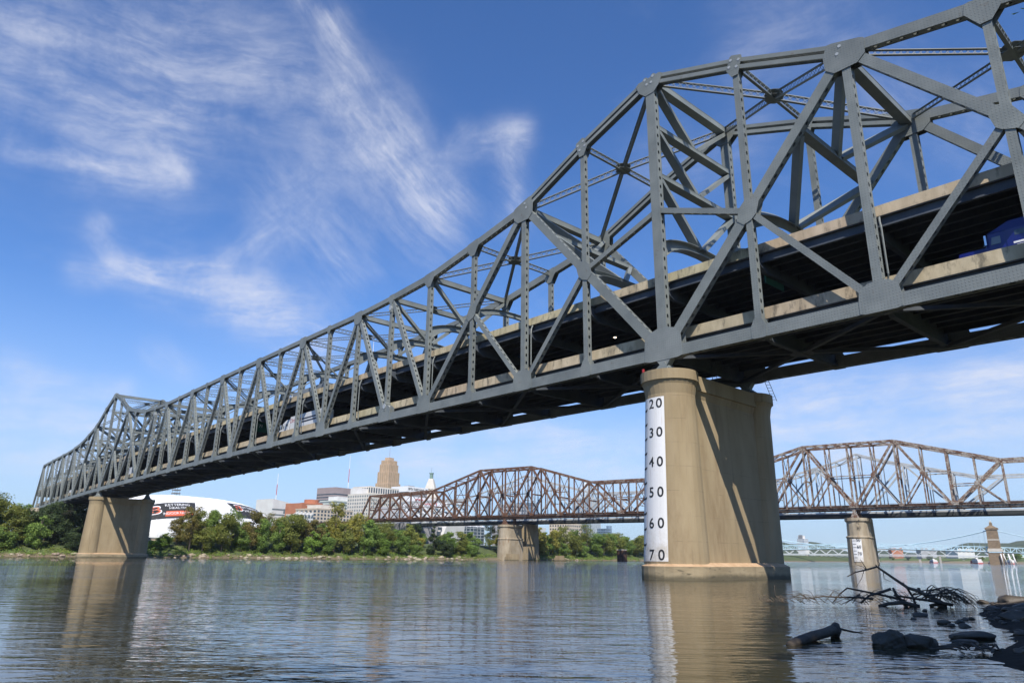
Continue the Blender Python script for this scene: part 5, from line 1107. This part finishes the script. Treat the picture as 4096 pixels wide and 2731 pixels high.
for where, lst in STRETCH:
    for i, (y, inl, kind, tone, sx, sz) in enumerate(lst):
        x = bank_x(y)-inl; jit = .86+.30*((y*7.13+i*.37) % 1.)
        far_tree(kind, tone, x, y, bank_z(inl)-.3, (sx*1.22, sz*1.36*jit*(.78 if 'stadium' in where else .72 if 'far left' in where else 1.)), (y*1.7) % 6.28, 'riverbank_tree', '%s %s tree %s, %s from left' % (TONEW[tone], SHAPEW[kind], where, ORD[i]), 'trees along the far bank')
# back row, closing the gaps
br = random.Random(77); nb = {}
for where, lst in STRETCH:
    ys = [t[0] for t in lst]; y = min(ys)-3; k = 0
    while y < max(ys)+3:
        inl = br.uniform(15, 27); kind = br.choice((0, 1, 2, 3, 0)); tone = 'dark' if 'shaded' in where else br.choice((lst[k % len(lst)][3], 'olive', 'green', 'olive')); ref = lst[min(range(len(lst)), key=lambda i: abs(lst[i][0]-y))]  # shaded stretch: shade painted in as darker leaves
        hs_ = ref[5]*br.uniform(.86, 1.02)*(.62 if 'far concrete' in where else .72 if 'stadium' in where else .62 if 'far left' in where else 1.0)
        if 'far left' not in where and kind != 4 and 'between' not in where: hs_ *= .92
        far_tree(kind, tone, bank_x(y)-inl, y, bank_z(inl)-.3, (1.15*min(1.25, hs_+.2), hs_*1.18), y, 'back_row_tree', '%s %s back-row tree %s, %s from left' % (TONEW[tone], SHAPEW[kind], where.replace('in front of', 'before'), ORD[k]), 'back-row trees of the far bank')
        k += 1; y += br.uniform(4.6, 6.8) if 'between' not in where and 'near pier' not in where else br.uniform(8, 12)
        if k >= len(ORD): break
# more distant trees upstream
tr_ = random.Random(8)
for i, (x, y, sc) in enumerate(((-312, 1330, 1.1), (-322, 1300, .9), (-262, 1190, .8), (-250, 1160, .9), (-238, 1140, .75), (-400, 1470, 1.), (-520, 1560, 1.1), (-575, 1600, 1.1), (-630, 1660, 1.), (-690, 1710, 1.1), (-730, 1760, 1.2), (-285, 1400, 1.2), (-270, 1450, 1.3), (-240, 1500, 1.2), (-215, 1300, 1.), (-345, 1480, 1.2))):
    far_tree((0, 2, 4)[i % 3], ('green', 'dark', 'olive')[i % 3], x+6, y, 4., (sc*1.2, sc*.9), i, 'distant_tree', 'small dark tree on the distant bank upstream', 'trees on the distant bank')
# undergrowth along the waterline
g = np.random.default_rng(3); P_, N_ = [], []
for i in range(1500):
    y = g.uniform(-75, 430); inl = abs(g.normal(5.0, 4.6))+.7
    if 226 < y < 250 and inl < 6: continue
    n = 26; rad = g.uniform(.7, 2.3); d = g.normal(0, 1, (n, 3)); d /= np.linalg.norm(d, axis=1, keepdims=True); d[:, 2] = np.abs(d[:, 2])
    P_.append(np.array([bank_x(y)-inl, y, bank_z(inl)-.1])+d*rad*np.array([1, 1.3, .9])*g.uniform(.6, 1, (n, 1))); N_.append(d)
P_, N_ = np.concatenate(P_), np.concatenate(N_); third = len(P_)//3
for k, tn in enumerate(('green', 'olive', 'fresh')):
    sl_ = slice(k, None, 3); blk = np.arange(len(P_))//26 % 3 == k
    tag(link('undergrowth', leaves_mesh('undergrowth', P_[blk], N_[blk], .5, LM[tn], 40+k)), 'low green undergrowth along the far waterline', 'bushes', kind='stuff')
# ---- big trees on the near bank, whose boughs shade the shore
NEAR_TREES = [(48.85, -49.7, 17., 6.2, 22000, 'near-bank tree whose leaf sprays enter at the top right corner'), (52.5, -44., 27., 7.5, 7500, 'tallest near-bank tree, right of the driftwood and out of frame'), (53.5, -51.5, 25., 7.5, 7500, 'broad near-bank tree shading the boulders from the right'), (51., -67., 22., 7., 5200, 'near-bank tree behind the viewpoint'), (57., -59., 24., 7.5, 5200, 'near-bank tree on the slope behind the viewpoint'), (48.6, -37.2, 31., 5.0, 8500, 'slim near-bank tree at the far corner of the near shore')]
for i, (x, y, H, spr, nl, lb) in enumerate(NEAR_TREES):
    pts, nr, leaf, trm, sd = make_tree(60+i, H, spr, nl, .2 if i == 0 else .5, .30 if i == 0 else .34, 10, 'round')
    o = empty('shore_tree', (x, y, 3.2 if i == 0 else 1.6), lb, 'tree', 'trees on the near bank')
    c = bpy.data.objects.new('crown', leaves_mesh('crown', pts, nr, .13 if i == 0 else .8, LM['green'], sd)); col.objects.link(c); c.parent = o
    t = bpy.data.objects.new('trunk', trm); col.objects.link(t); t.parent = o
# ================================================================== foreground shore: boulders, log, driftwood, stones
import bmesh
from mathutils import noise as mnoise
M['wet_rock'] = mat('wet_rock', (.05, .039, .026), (.10, .08, .055), 2.2, .55, bump=.5, bscale=9, spec=.5)
M['wood'] = mat('wet_wood', (.055, .042, .03), (.10, .078, .056), 3., .7, bump=.6, bscale=14, stretch=(1, 1, 3))
M['pale_wood'] = mat('dry_wood', (.10, .075, .052), (.17, .13, .09), 3., .85, bump=.4, bscale=14)
M['riprap'] = mat('riprap_stone', (.26, .21, .15), (.42, .35, .26), .9, .95, bump=.5, bscale=3, rand=.25)
def rock_mesh(name, seed, mt, sub=3, amp=.22, facets=7, rough=.05):
    r = random.Random(seed); bm = bmesh.new(); bmesh.ops.create_icosphere(bm, subdivisions=sub, radius=1.)
    pl = [(Vector((r.gauss(0, 1), r.gauss(0, 1), r.gauss(0, 1))).normalized(), r.uniform(.62, .9)) for _ in range(facets)]
    f = [(Vector((r.gauss(0, 1), r.gauss(0, 1), r.gauss(0, 1)))*1.6, r.uniform(0, 6.28)) for _ in range(7)]
    for v in bm.verts:
        p = v.co.copy()
        for n_, d in pl:
            q = p.dot(n_)-d
            if q > 0: p -= n_*q*.92
        p *= 1+amp*.35*sum(math.sin(p.dot(k)*(1+.5*i)+ph)/(1+i*.6) for i, (k, ph) in enumerate(f))
        v.co = p*(1+rough*(mnoise.fractal(p*2.3+Vector((seed*3.1, 0, 0)), 1., 2., 5)))
    me = bpy.data.meshes.new(name); bm.to_mesh(me); bm.free(); me.materials.append(mt); me.polygons.foreach_set('use_smooth', [True]*len(me.polygons)); return me
def rock(name, me, x, y, z, sx, sy, sz, rz, label, cat='rock', group=None):
    o = bpy.data.objects.new(name, me); col.objects.link(o); o.location = (x, y, z); o.scale = (sx, sy, sz); o.rotation_euler = (0, 0, rz); tag(o, label, cat, group); return o
rock('boulder', rock_mesh('boulder', 3, M['wet_rock'], 5, .10, 16, .13), 37.27, -43.05, .06, .47, .36, .33, R_(54), 'dark blocky boulder in the shallows, the left of the touching pair')
rock('boulder', rock_mesh('boulder', 8, M['wet_rock'], 5, .10, 10, .10), 37.82, -42.55, .06, .41, .34, .30, R_(50), 'dark rounded boulder in the shallows, the right of the touching pair')
rock('stone_slab', rock_mesh('stone_slab', 21, M['wet_rock'], 4, .10, 8), 38.02, -39.4, .07, .66, .26, .17, R_(55), 'long flat stone slab lying at the edge of the near shore')
rock('stone_slab', rock_mesh('stone_slab', 22, M['wet_rock'], 3, .10, 8), 38.16, -40.5, .02, .36, .16, .09, R_(55), 'thin low stone awash just in front of the long slab')
rock('boulder', rock_mesh('boulder', 31, M['wet_rock'], 4, .14, 7), 33.8, -18.7, .12, .8, .66, .40, R_(40), 'humped dark boulder at the far corner of the near shore')
RS = [rock_mesh('stone', 40+i, M['wet_rock'], 3, .14, 12, .12) for i in range(6)]
for i, (x, y, s, lb) in enumerate(((33.86, -31.46, .34, 'mossy round stone in the shallows behind the touching boulders'), (33.79, -29.47, .17, 'small stone awash just behind the mossy round stone'), (35.58, -32.07, .17, 'upright round stone near the shore, left of its twin'), (35.63, -31.56, .16, 'round stone near the shore, right of its twin'), (35.91, -33.63, .27, 'flat dark stone near the shore below the twin stones'), (35.71, -34.55, .26, 'low mossy stone nearest the right boulder'), (32.26, -18.54, .42, 'low dark rock awash left of the humped boulder'), (36.22, -35.39, .17, 'little stone awash below the low mossy stone'), (36.55, -35.24, .24, 'low stone awash close to the muddy shore edge'), (32.9, -28.2, .16, 'lone pebble-sized stone behind the mossy round stone'), (34.4, -33.6, .14, 'tiny stone awash left of the low mossy stone'))):
    rock('stone', RS[i % 6], x, y, .02, s*.85, s*.66, s*.42, i*1.3, lb, 'stone')
r = random.Random(12)
nl_ = resample(NEAR_LINE[5:], .3)
for i in range(150):
    x, y = r.choice(nl_); o = abs(r.gauss(.9, 1.1)); s = r.choice((.05, .06, .08, .10, .14, .2)); h = float(np.interp(o, [0, .8, 1.5, 2.6, 4.2, 7], [0, .10, .2, .45, .85, 1.6]))
    rock('shore_stone', RS[i % 6], x+o, y+r.uniform(-.3, .3), h+.01, s*1.3, s, s*.55, r.uniform(0, 6), 'dark stone strewn on the muddy near shore', 'stone', 'stones strewn on the near shore')
for i, (x, y, s) in enumerate(((37.2, -31.6, .62), (37.9, -32.4, .5), (36.6, -30.2, .55), (38.6, -34.4, .42), (36.2, -27.4, .6), (35.6, -24.8, .55))):
    rock('shore_rock', RS[(i+2) % 6], x, y, .16, s*1.1, s*.8, s*.36, i*.9, ('large half-buried rock on the mud, nearest the twin stones', 'flat rock on the mud behind the long slab', 'rock at the water edge where driftwood ends', 'low rock sunk in the mud right of the slab', 'dark rock beyond the driftwood end', 'dark rock near the humped boulder')[i], 'rock')
# ---- floating log with a knobbed end
lg = empty('log', (35.5, -43.2, .05), 'wet floating log with a rounded knob at its right end', 'log'); mb = MB()
mb.tube([(35.72, -44.95, .0), (35.70, -44.5, .06), (35.62, -43.6, .12), (35.52, -42.7, .14), (35.45, -42.1, .17), (35.42, -41.75, .14)], [.10, .12, .125, .125, .135, .10], 14); mb.build('trunk', M['wood'], lg, smooth=True)
mb = MB(); mb.tube([(35.46, -42.0, .02), (35.44, -41.9, .18), (35.43, -41.78, .31)], [.12, .17, .09], 14); mb.build('knob', M['wood'], lg, smooth=True)
mb = MB(); mb.tube([(35.44, -41.7, .2), (35.6, -41.2, .1), (35.75, -40.9, .06)], [.035, .025, .012], 6); mb.tube([(35.68, -41.03, .08), (35.78, -41.0, .13)], .01, 4); mb.build('twig', M['wood'], lg, smooth=True)
# ---- stranded driftwood tree; (u, h) = metres along and above water
DA, DB = Vector((26.4, -30.1)), Vector((33.5, -23.0)); dl = (DB-DA); DLn = dl.length; dl /= DLn; dn = Vector((-dl.y, dl.x))
dw = empty('driftwood', (31.2, -26.4, 0), 'stranded bare driftwood tree with arching branches in the shallows', 'driftwood')
def D(x, y, k=0.): u = x/1950*DLn; h = (388-y)*.0062; q = DA+dl*u+dn*k; return Vector((q.x, q.y, h))
def limb(name, pts, r0, r1, mt='wood', k=0., n=7):
    mb = MB(); m = len(pts); path = []
    for i in range(m-1):
        for t in (0, .5): path.append(D(pts[i][0]+(pts[i+1][0]-pts[i][0])*t, pts[i][1]+(pts[i+1][1]-pts[i][1])*t, k))
    path.append(D(*pts[-1], k)); q = len(path)
    mb.tube(path, [1.05*(r0+(r1-r0)*i/(q-1))+.003 for i in range(q)], n); return mb.build(name, M[mt], dw, smooth=True)
limb('main_limb', [(1640, 380), (1560, 338), (1480, 308), (1420, 280), (1330, 258), (1240, 205), (1165, 160), (1080, 108), (980, 132), (880, 150), (805, 182)], .10, .018, 'pale_wood')
limb('stub', [(1080, 112), (1072, 92)], .05, .015); limb('stub', [(1425, 290), (1425, 255)], .08, .06)
limb('branch', [(985, 130), (965, 95), (940, 55)], .022, .006); limb('branch', [(980, 132), (955, 110), (905, 98)], .016, .005); limb('branch', [(1090, 112), (1110, 85), (1085, 60)], .012, .004); limb('branch', [(960, 140), (930, 195), (870, 260)], .012, .004); limb('branch', [(1130, 145), (1130, 195), (1190, 215)], .014, .005)
limb('snag', [(1390, 395), (1380, 330), (1340, 265), (1302, 220)], .06, .035, 'wood', .15); limb('snag', [(1290, 390), (1215, 320), (1190, 258)], .08, .05, 'wood', -.1)
limb('lower_limb', [(1390, 388), (1250, 360), (1120, 372), (1040, 388)], .10, .06, 'wood', -.15); limb('lower_limb', [(1300, 350), (1120, 315), (960, 290), (800, 265), (740, 300), (650, 375)], .055, .018, 'wood', .1)
limb('lower_limb', [(1180, 268), (1080, 295), (980, 318), (900, 372)], .06, .04, 'wood', .05); limb('lower_limb', [(1680, 372), (1500, 345), (1350, 330), (1180, 310)], .07, .04, 'wood', -.2); limb('lower_limb', [(1000, 340), (880, 330), (700, 330), (560, 325), (420, 345), (300, 330)], .05, .012, 'wood', -.1)
limb('lower_limb', [(1640, 388), (1560, 372), (1500, 380)], .09, .06); limb('lower_limb', [(900, 310), (820, 345), (730, 380)], .035, .012); limb('lower_limb', [(140, 345), (141, 250)], .014, .006)
r = random.Random(31)
for i in range(26):
    x0 = r.uniform(1400, 1620); y0 = r.uniform(300, 350); top = r.uniform(232, 320); x1 = r.uniform(1700, 1960); xm = (x0+x1)/2+r.uniform(-60, 60); y1 = r.uniform(360, 400)
    pts = [(x0, y0), ((x0*2+xm)/3, (y0+top*2)/3), (xm, top), ((xm+x1)/2+20, (top*1.3+y1*.7)/2), (x1, y1)]
    limb('arched_branch', pts, r.uniform(.016, .032), .005, 'wood', r.uniform(-.8, .8), 5)
    for j in range(3): t = r.uniform(.4, .9); bx = x0+(x1-x0)*t; by = top+(y1-top)*max(0, t-.4); limb('twig', [(bx, by), (bx+r.uniform(20, 60), by+r.uniform(10, 40)), (bx+r.uniform(40, 110), by+r.uniform(40, 90))], .008, .003, 'wood', r.uniform(-.8, .8), 4)
for i in range(70):
    x0 = r.uniform(250, 1350); y0 = r.uniform(330, 385); L = r.uniform(60, 190); sg = r.choice((-1, -1, 1)); up = r.uniform(20, 95)
    limb('twig', [(x0, y0), (x0+sg*L*.5, y0-up*.7), (x0+sg*L, y0-up+r.uniform(0, 50))], r.uniform(.008, .016), .003, 'wood' if i % 3 else 'pale_wood', r.uniform(-.9, .9), 4)
for i in range(22):
    x0 = r.uniform(30, 260); limb('twig', [(x0, 375), (x0-r.uniform(5, 40), 355), (x0-r.uniform(20, 90), r.uniform(315, 350))], .011, .004, 'pale_wood', r.uniform(-.6, .6), 4)
# ---- beached branch and debris on the mud, green bottle
db = empty('debris_pile', (39.0, -42.9, .08), 'tangle of wet black debris on the mud at the water edge', 'debris')
for i in range(12): mb = MB(); a = r.uniform(0, 6.28); q = Vector((39.0+r.uniform(-.5, .5), -42.8+r.uniform(-.6, .6), .07)); mb.tube([q-Vector((math.cos(a), math.sin(a), 0))*r.uniform(.15, .5), q+Vector((0, 0, r.uniform(.02, .12))), q+Vector((math.cos(a), math.sin(a), 0))*r.uniform(.15, .5)], [.02, .035, .015], 5); mb.build('stick', M['wood'], db, smooth=True)
M['bottle_green'] = mat('bottle_green', (.02, .16, .07), rough=.2); mb = MB(); mb.tube([(34.6, -18.3, .32), (34.75, -18.05, .32), (34.83, -17.93, .32), (34.9, -17.8, .32)], [.10, .10, .04, .035], 10); bo = mb.build('bottle', M['bottle_green'], smooth=True); tag(bo, 'green plastic bottle lying by the humped boulder', 'bottle')
bp = empty('driftwood_pole', (34.2, -19.3, .2), 'thin straight branch lying on the far corner of the near shore', 'branch'); mb = MB(); mb.tube([(33.6, -20.6, .06), (34.3, -19.2, .22), (34.9, -17.9, .26)], [.05, .04, .025], 7); mb.build('shaft', M['wood'], bp, smooth=True)
# ---- riprap on the far bank
RR = [rock_mesh('riprap_rock', 70+i, M['riprap'], 2, .2, 8) for i in range(6)]
r = random.Random(5)
for i in range(260):
    y = r.uniform(-75, 330); inl = r.uniform(.2, 4.6); s = r.choice((.3, .4, .5, .65, .9, 1.2))
    if 227 < y < 247: continue
    rock('riprap_rock', RR[i % 6], bank_x(y)-inl, y, bank_z(inl)+.05*s, s*1.4, s*1.2, s*.7, r.uniform(0, 6), 'pale riprap rock at the far waterline', 'rock', 'riprap rocks on the far bank')
# ================================================================== traffic
def road_z(x, deck): n = -x/PAN; return zb(n)+DECKS[deck][1]+.1
M['truck_blue'] = mat('blue_truck_paint', (.006, .010, .13), rough=.3, spec=.7); M['chrome'] = mat('chrome', (.7, .7, .7), rough=.15, metal=1.); M['tyre'] = mat('tyre', (.015, .015, .015), rough=.9)
M['truck_white'] = mat('white_vehicle_paint', (.62, .63, .64), rough=.35); M['trailer_grey'] = mat('grey_trailer', (.16, .18, .20), (.2, .22, .24), .6, .6); M['script_red'] = mat('red_script', (.35, .03, .04), rough=.6)
def vbox(root, name, mt, x0, x1, y0, y1, z0, z1, t=(0, 0, 0, 0), par=None):
    """box in vehicle axes (x forward = -X world); t = inset of the top at front, back, left, right"""
    mb = MB(); mb.hexa([(-x0, y0, z0), (-x1, y0, z0), (-x1, y1, z0), (-x0, y1, z0), (-(x0+t[1]), y0+t[2], z1), (-(x1-t[0]), y0+t[2], z1), (-(x1-t[0]), y1-t[3], z1), (-(x0+t[1]), y1-t[3], z1)])
    me = mb.mesh(name, M[mt]); o = bpy.data.objects.new(name, me); col.objects.link(o); o.parent = par or root; return o
def wheels(root, xs, w, r):
    for x in xs:
        for y in (-w, w):
            mb = MB(); mb.prism([(-x+r*math.cos(k*math.pi/8), y-.13, r+r*math.sin(k*math.pi/8)) for k in range(16)], (0, .26, 0)); o = bpy.data.objects.new('wheel', mb.mesh('wheel', M['tyre'])); col.objects.link(o); o.parent = root
            mb = MB(); mb.prism([(-x+r*.55*math.cos(k*math.pi/6), y-.14, r+r*.55*math.sin(k*math.pi/6)) for k in range(12)], (0, .28, 0)); q = bpy.data.objects.new('rim', mb.mesh('rim', M['chrome'])); col.objects.link(q); q.parent = o
def slope(x): n = -x/PAN; return math.atan2(zb(n+.5)-zb(n-.5), PAN)
def vehicle(name, label, x, y, deck, cat):
    o = empty(name, (x, y, road_z(x, deck)), label, cat); o.rotation_euler = (0, slope(x), 0); return o
def tractor(root, mt, mark=False):
    vbox(root, 'chassis', 'tyre', -3.2, 3.6, -.5, .5, .5, .95)
    vbox(root, 'hood', mt, 1.5, 3.7, -.95, .95, .75, 1.95, (.25, 0, .12, .12)); vbox(root, 'bumper', 'chrome', 3.5, 3.9, -1.15, 1.15, .35, .85); vbox(root, 'grille', 'chrome', 3.68, 3.74, -.6, .6, .9, 1.7)
    c = vbox(root, 'cab', mt, -.1, 1.7, -1.15, 1.15, .75, 2.95, (.55, 0, .06, .06)); vbox(root, 'windscreen', 'glass', 1.05, 1.62, -.95, .95, 2.05, 2.75, (.28, 0, .05, .05)); vbox(root, 'side_window', 'glass_grey', .3, 1.0, -1.16, 1.16, 1.95, 2.6, (.1, 0, .03, .03))
    vbox(root, 'roof_fairing', mt, -2.0, 1.25, -1.12, 1.12, 2.96, 3.75, (1.6, 0, .15, .15)); vbox(root, 'sleeper', mt, -2.1, -.11, -1.18, 1.18, .75, 2.955); vbox(root, 'sleeper_window', 'glass', -1.6, -.7, -1.19, 1.19, 2.3, 2.75)
    for s in (-1, 1):
        vbox(root, 'mirror', 'chrome', 1.2, 1.35, s*1.45-.12, s*1.45+.12, 1.9, 2.75); mb = MB(); mb.tube([(2.3, s*1.0, .9), (2.3, s*1.0, 3.7)], .09, 8); o = bpy.data.objects.new('exhaust_stack', mb.mesh('exhaust_stack', M['chrome'])); col.objects.link(o); o.parent = root
        vbox(root, 'fuel_tank', 'chrome', -1.2, .6, s*.95-.25, s*.95+.25, .4, .95); vbox(root, 'headlight', 'sign_white', 3.35, 3.72, s*.75-.15, s*.75+.15, 1.0, 1.3)
    wheels(root, (2.9, -2.0, -3.1), 1.02, .52)
    if mark:
        for i, z in enumerate((1.62, 1.42, 1.24)): vbox(root, 'door_lettering', 'sign_white', -1.75, -.75 if i else -.55, -1.195, -1.185, z, z+(.16 if i == 0 else .09))
def trailer(root, mt, L, stripes=False, word=None):
    vbox(root, 'box', mt, -3.4-L, -2.9, -1.28, 1.28, 1.25, 4.05); vbox(root, 'underframe', 'tyre', -3.2-L, -3.2, -.6, .6, .95, 1.24); wheels(root, (-1.6-L, -2.8-L), 1.02, .5)
    if stripes:
        for z in (2.75, 2.15): vbox(root, 'stripe', 'navy', -3.3-L, -8.4, -1.295, -1.285, z, z+.32)
    if word:
        mb = MB(); put_text(mb, word, 1.25, (5.6, -1.30, 3.1), (1, 0, 0), (.10, 0, 1), .9, .004); o = bpy.data.objects.new('lettering', mb.mesh('lettering', M['script_red'])); col.objects.link(o); o.parent = root
t = vehicle('semi_truck', 'dark blue semi tractor on the lower deck at the right edge', 32.1, 3.6, 0, 'truck'); tractor(t, 'truck_blue', True); trailer(t, 'truck_white', 13)
t = vehicle('semi_truck', 'white semi truck with red script and dark stripes on the lower deck', -102.9, 3.4, 0, 'truck'); tractor(t, 'truck_white'); trailer(t, 'truck_white', 14, True, 'Christenson')
t = vehicle('semi_truck', 'grey box trailer truck on the upper deck behind the truss', -111, 7.0, 1, 'truck'); tractor(t, 'truck_white'); trailer(t, 'trailer_grey', 15)
t = vehicle('box_truck', 'white box truck on the lower deck near the far pier', -226, 3.4, 0, 'truck'); vbox(t, 'cargo_box', 'truck_white', -3.6, 1.6, -1.2, 1.2, 1.0, 3.7); vbox(t, 'cab', 'truck_white', 1.65, 3.6, -1.1, 1.1, .5, 2.5, (.7, 0, .05, .05)); vbox(t, 'side_window', 'glass', 2.0, 2.7, -1.11, 1.11, 1.6, 2.2, (.3, 0, 0, 0)); wheels(t, (2.6, -2.2), 1., .45)
def suv(label, x, y, deck, mt, rack=True):
    t = vehicle('suv', label, x, y, deck, 'car'); vbox(t, 'body', mt, -2.4, 2.5, -.98, .98, .4, 1.15, (.1, .05, .03, .03)); vbox(t, 'cabin', mt, -2.3, 1.1, -.94, .94, 1.151, 1.85, (.75, .35, .14, .14)); vbox(t, 'side_glass', 'glass', -2.0, .75, -.945, .945, 1.2, 1.7, (.55, .3, .11, .11)); wheels(t, (1.6, -1.5), .85, .38)
    for s in (-1, 1): vbox(t, 'headlight', 'sign_white', 2.4, 2.52, s*.7-.18, s*.7+.18, .75, .95)
    if rack:
        for s in (-.6, .6): vbox(t, 'roof_rail', 'chrome', -1.8, .4, s-.03, s+.03, 1.93, 1.98)
        for xx in (-1.5, -.6, .2): vbox(t, 'roof_bar', 'chrome', xx, xx+.06, -.7, .7, 1.99, 2.05)
suv('white SUV with a roof rack on the upper deck behind a truss post', -50.3, 5.2, 1, 'truck_white'); suv('white car passing the grey trailer on the upper deck', -117, 3.6, 1, 'truck_white', False)
t = vehicle('van', 'white van on the lower deck left of the far pier', -318, 3.2, 0, 'van'); vbox(t, 'body', 'truck_white', -2.8, 2.0, -1., 1., .5, 2.6, (.25, .05, .06, .06)); vbox(t, 'hood', 'truck_white', 2.01, 2.9, -.95, .95, .5, 1.35, (.3, 0, .05, .05)); vbox(t, 'windscreen', 'glass', 1.4, 2.01, -.85, .85, 1.5, 2.3, (.2, 0, .05, .05)); wheels(t, (1.9, -1.9), .9, .38)
# guide sign hanging under the upper deck
M['sign_green'] = mat('sign_green', (.01, .10, .06), rough=.5)
def gsign(x, y0, y1, z, label, num):
    o = empty('guide_sign', (x, (y0+y1)/2, z), label, 'road sign', 'guide signs under the upper deck'); mb = MB(); mb.box(x-.05, x+.05, y0, y1, z, z+2.4); mb.build('sign_panel', M['sign_green'], o)
    mb = MB(); put_text(mb, num, 1.0, (x+.08, (y0+y1)/2, z+1.4), (0, 1, 0), (0, 0, 1), 1., .01); mb.build('numeral', M['sign_white'], o)
gsign(11.2, 2.4, 6.2, 29.4, 'dark green 75 guide sign under the upper deck right of the pier', '75')
gsign(-121.5, 2.4, 6.4, 29.9, 'dark green guide sign under the upper deck in mid span', '71')
# ================================================================== summer haze over the valley
hz = bpy.data.materials.new('haze_air'); hz.use_nodes = True; hn = hz.node_tree; hn.nodes.clear(); pv = hn.nodes.new('ShaderNodeVolumePrincipled'); ho = hn.nodes.new('ShaderNodeOutputMaterial')
pv.inputs['Color'].default_value = (.86, .92, 1., 1); pv.inputs['Density'].default_value = .00006; pv.inputs['Anisotropy'].default_value = .25; hn.links.new(pv.outputs[0], ho.inputs['Volume'])
mb = MB(); mb.box(-5000, 5000, -5000, 5000, -5., 186.); tag(mb.build('haze', hz), kind='stuff')
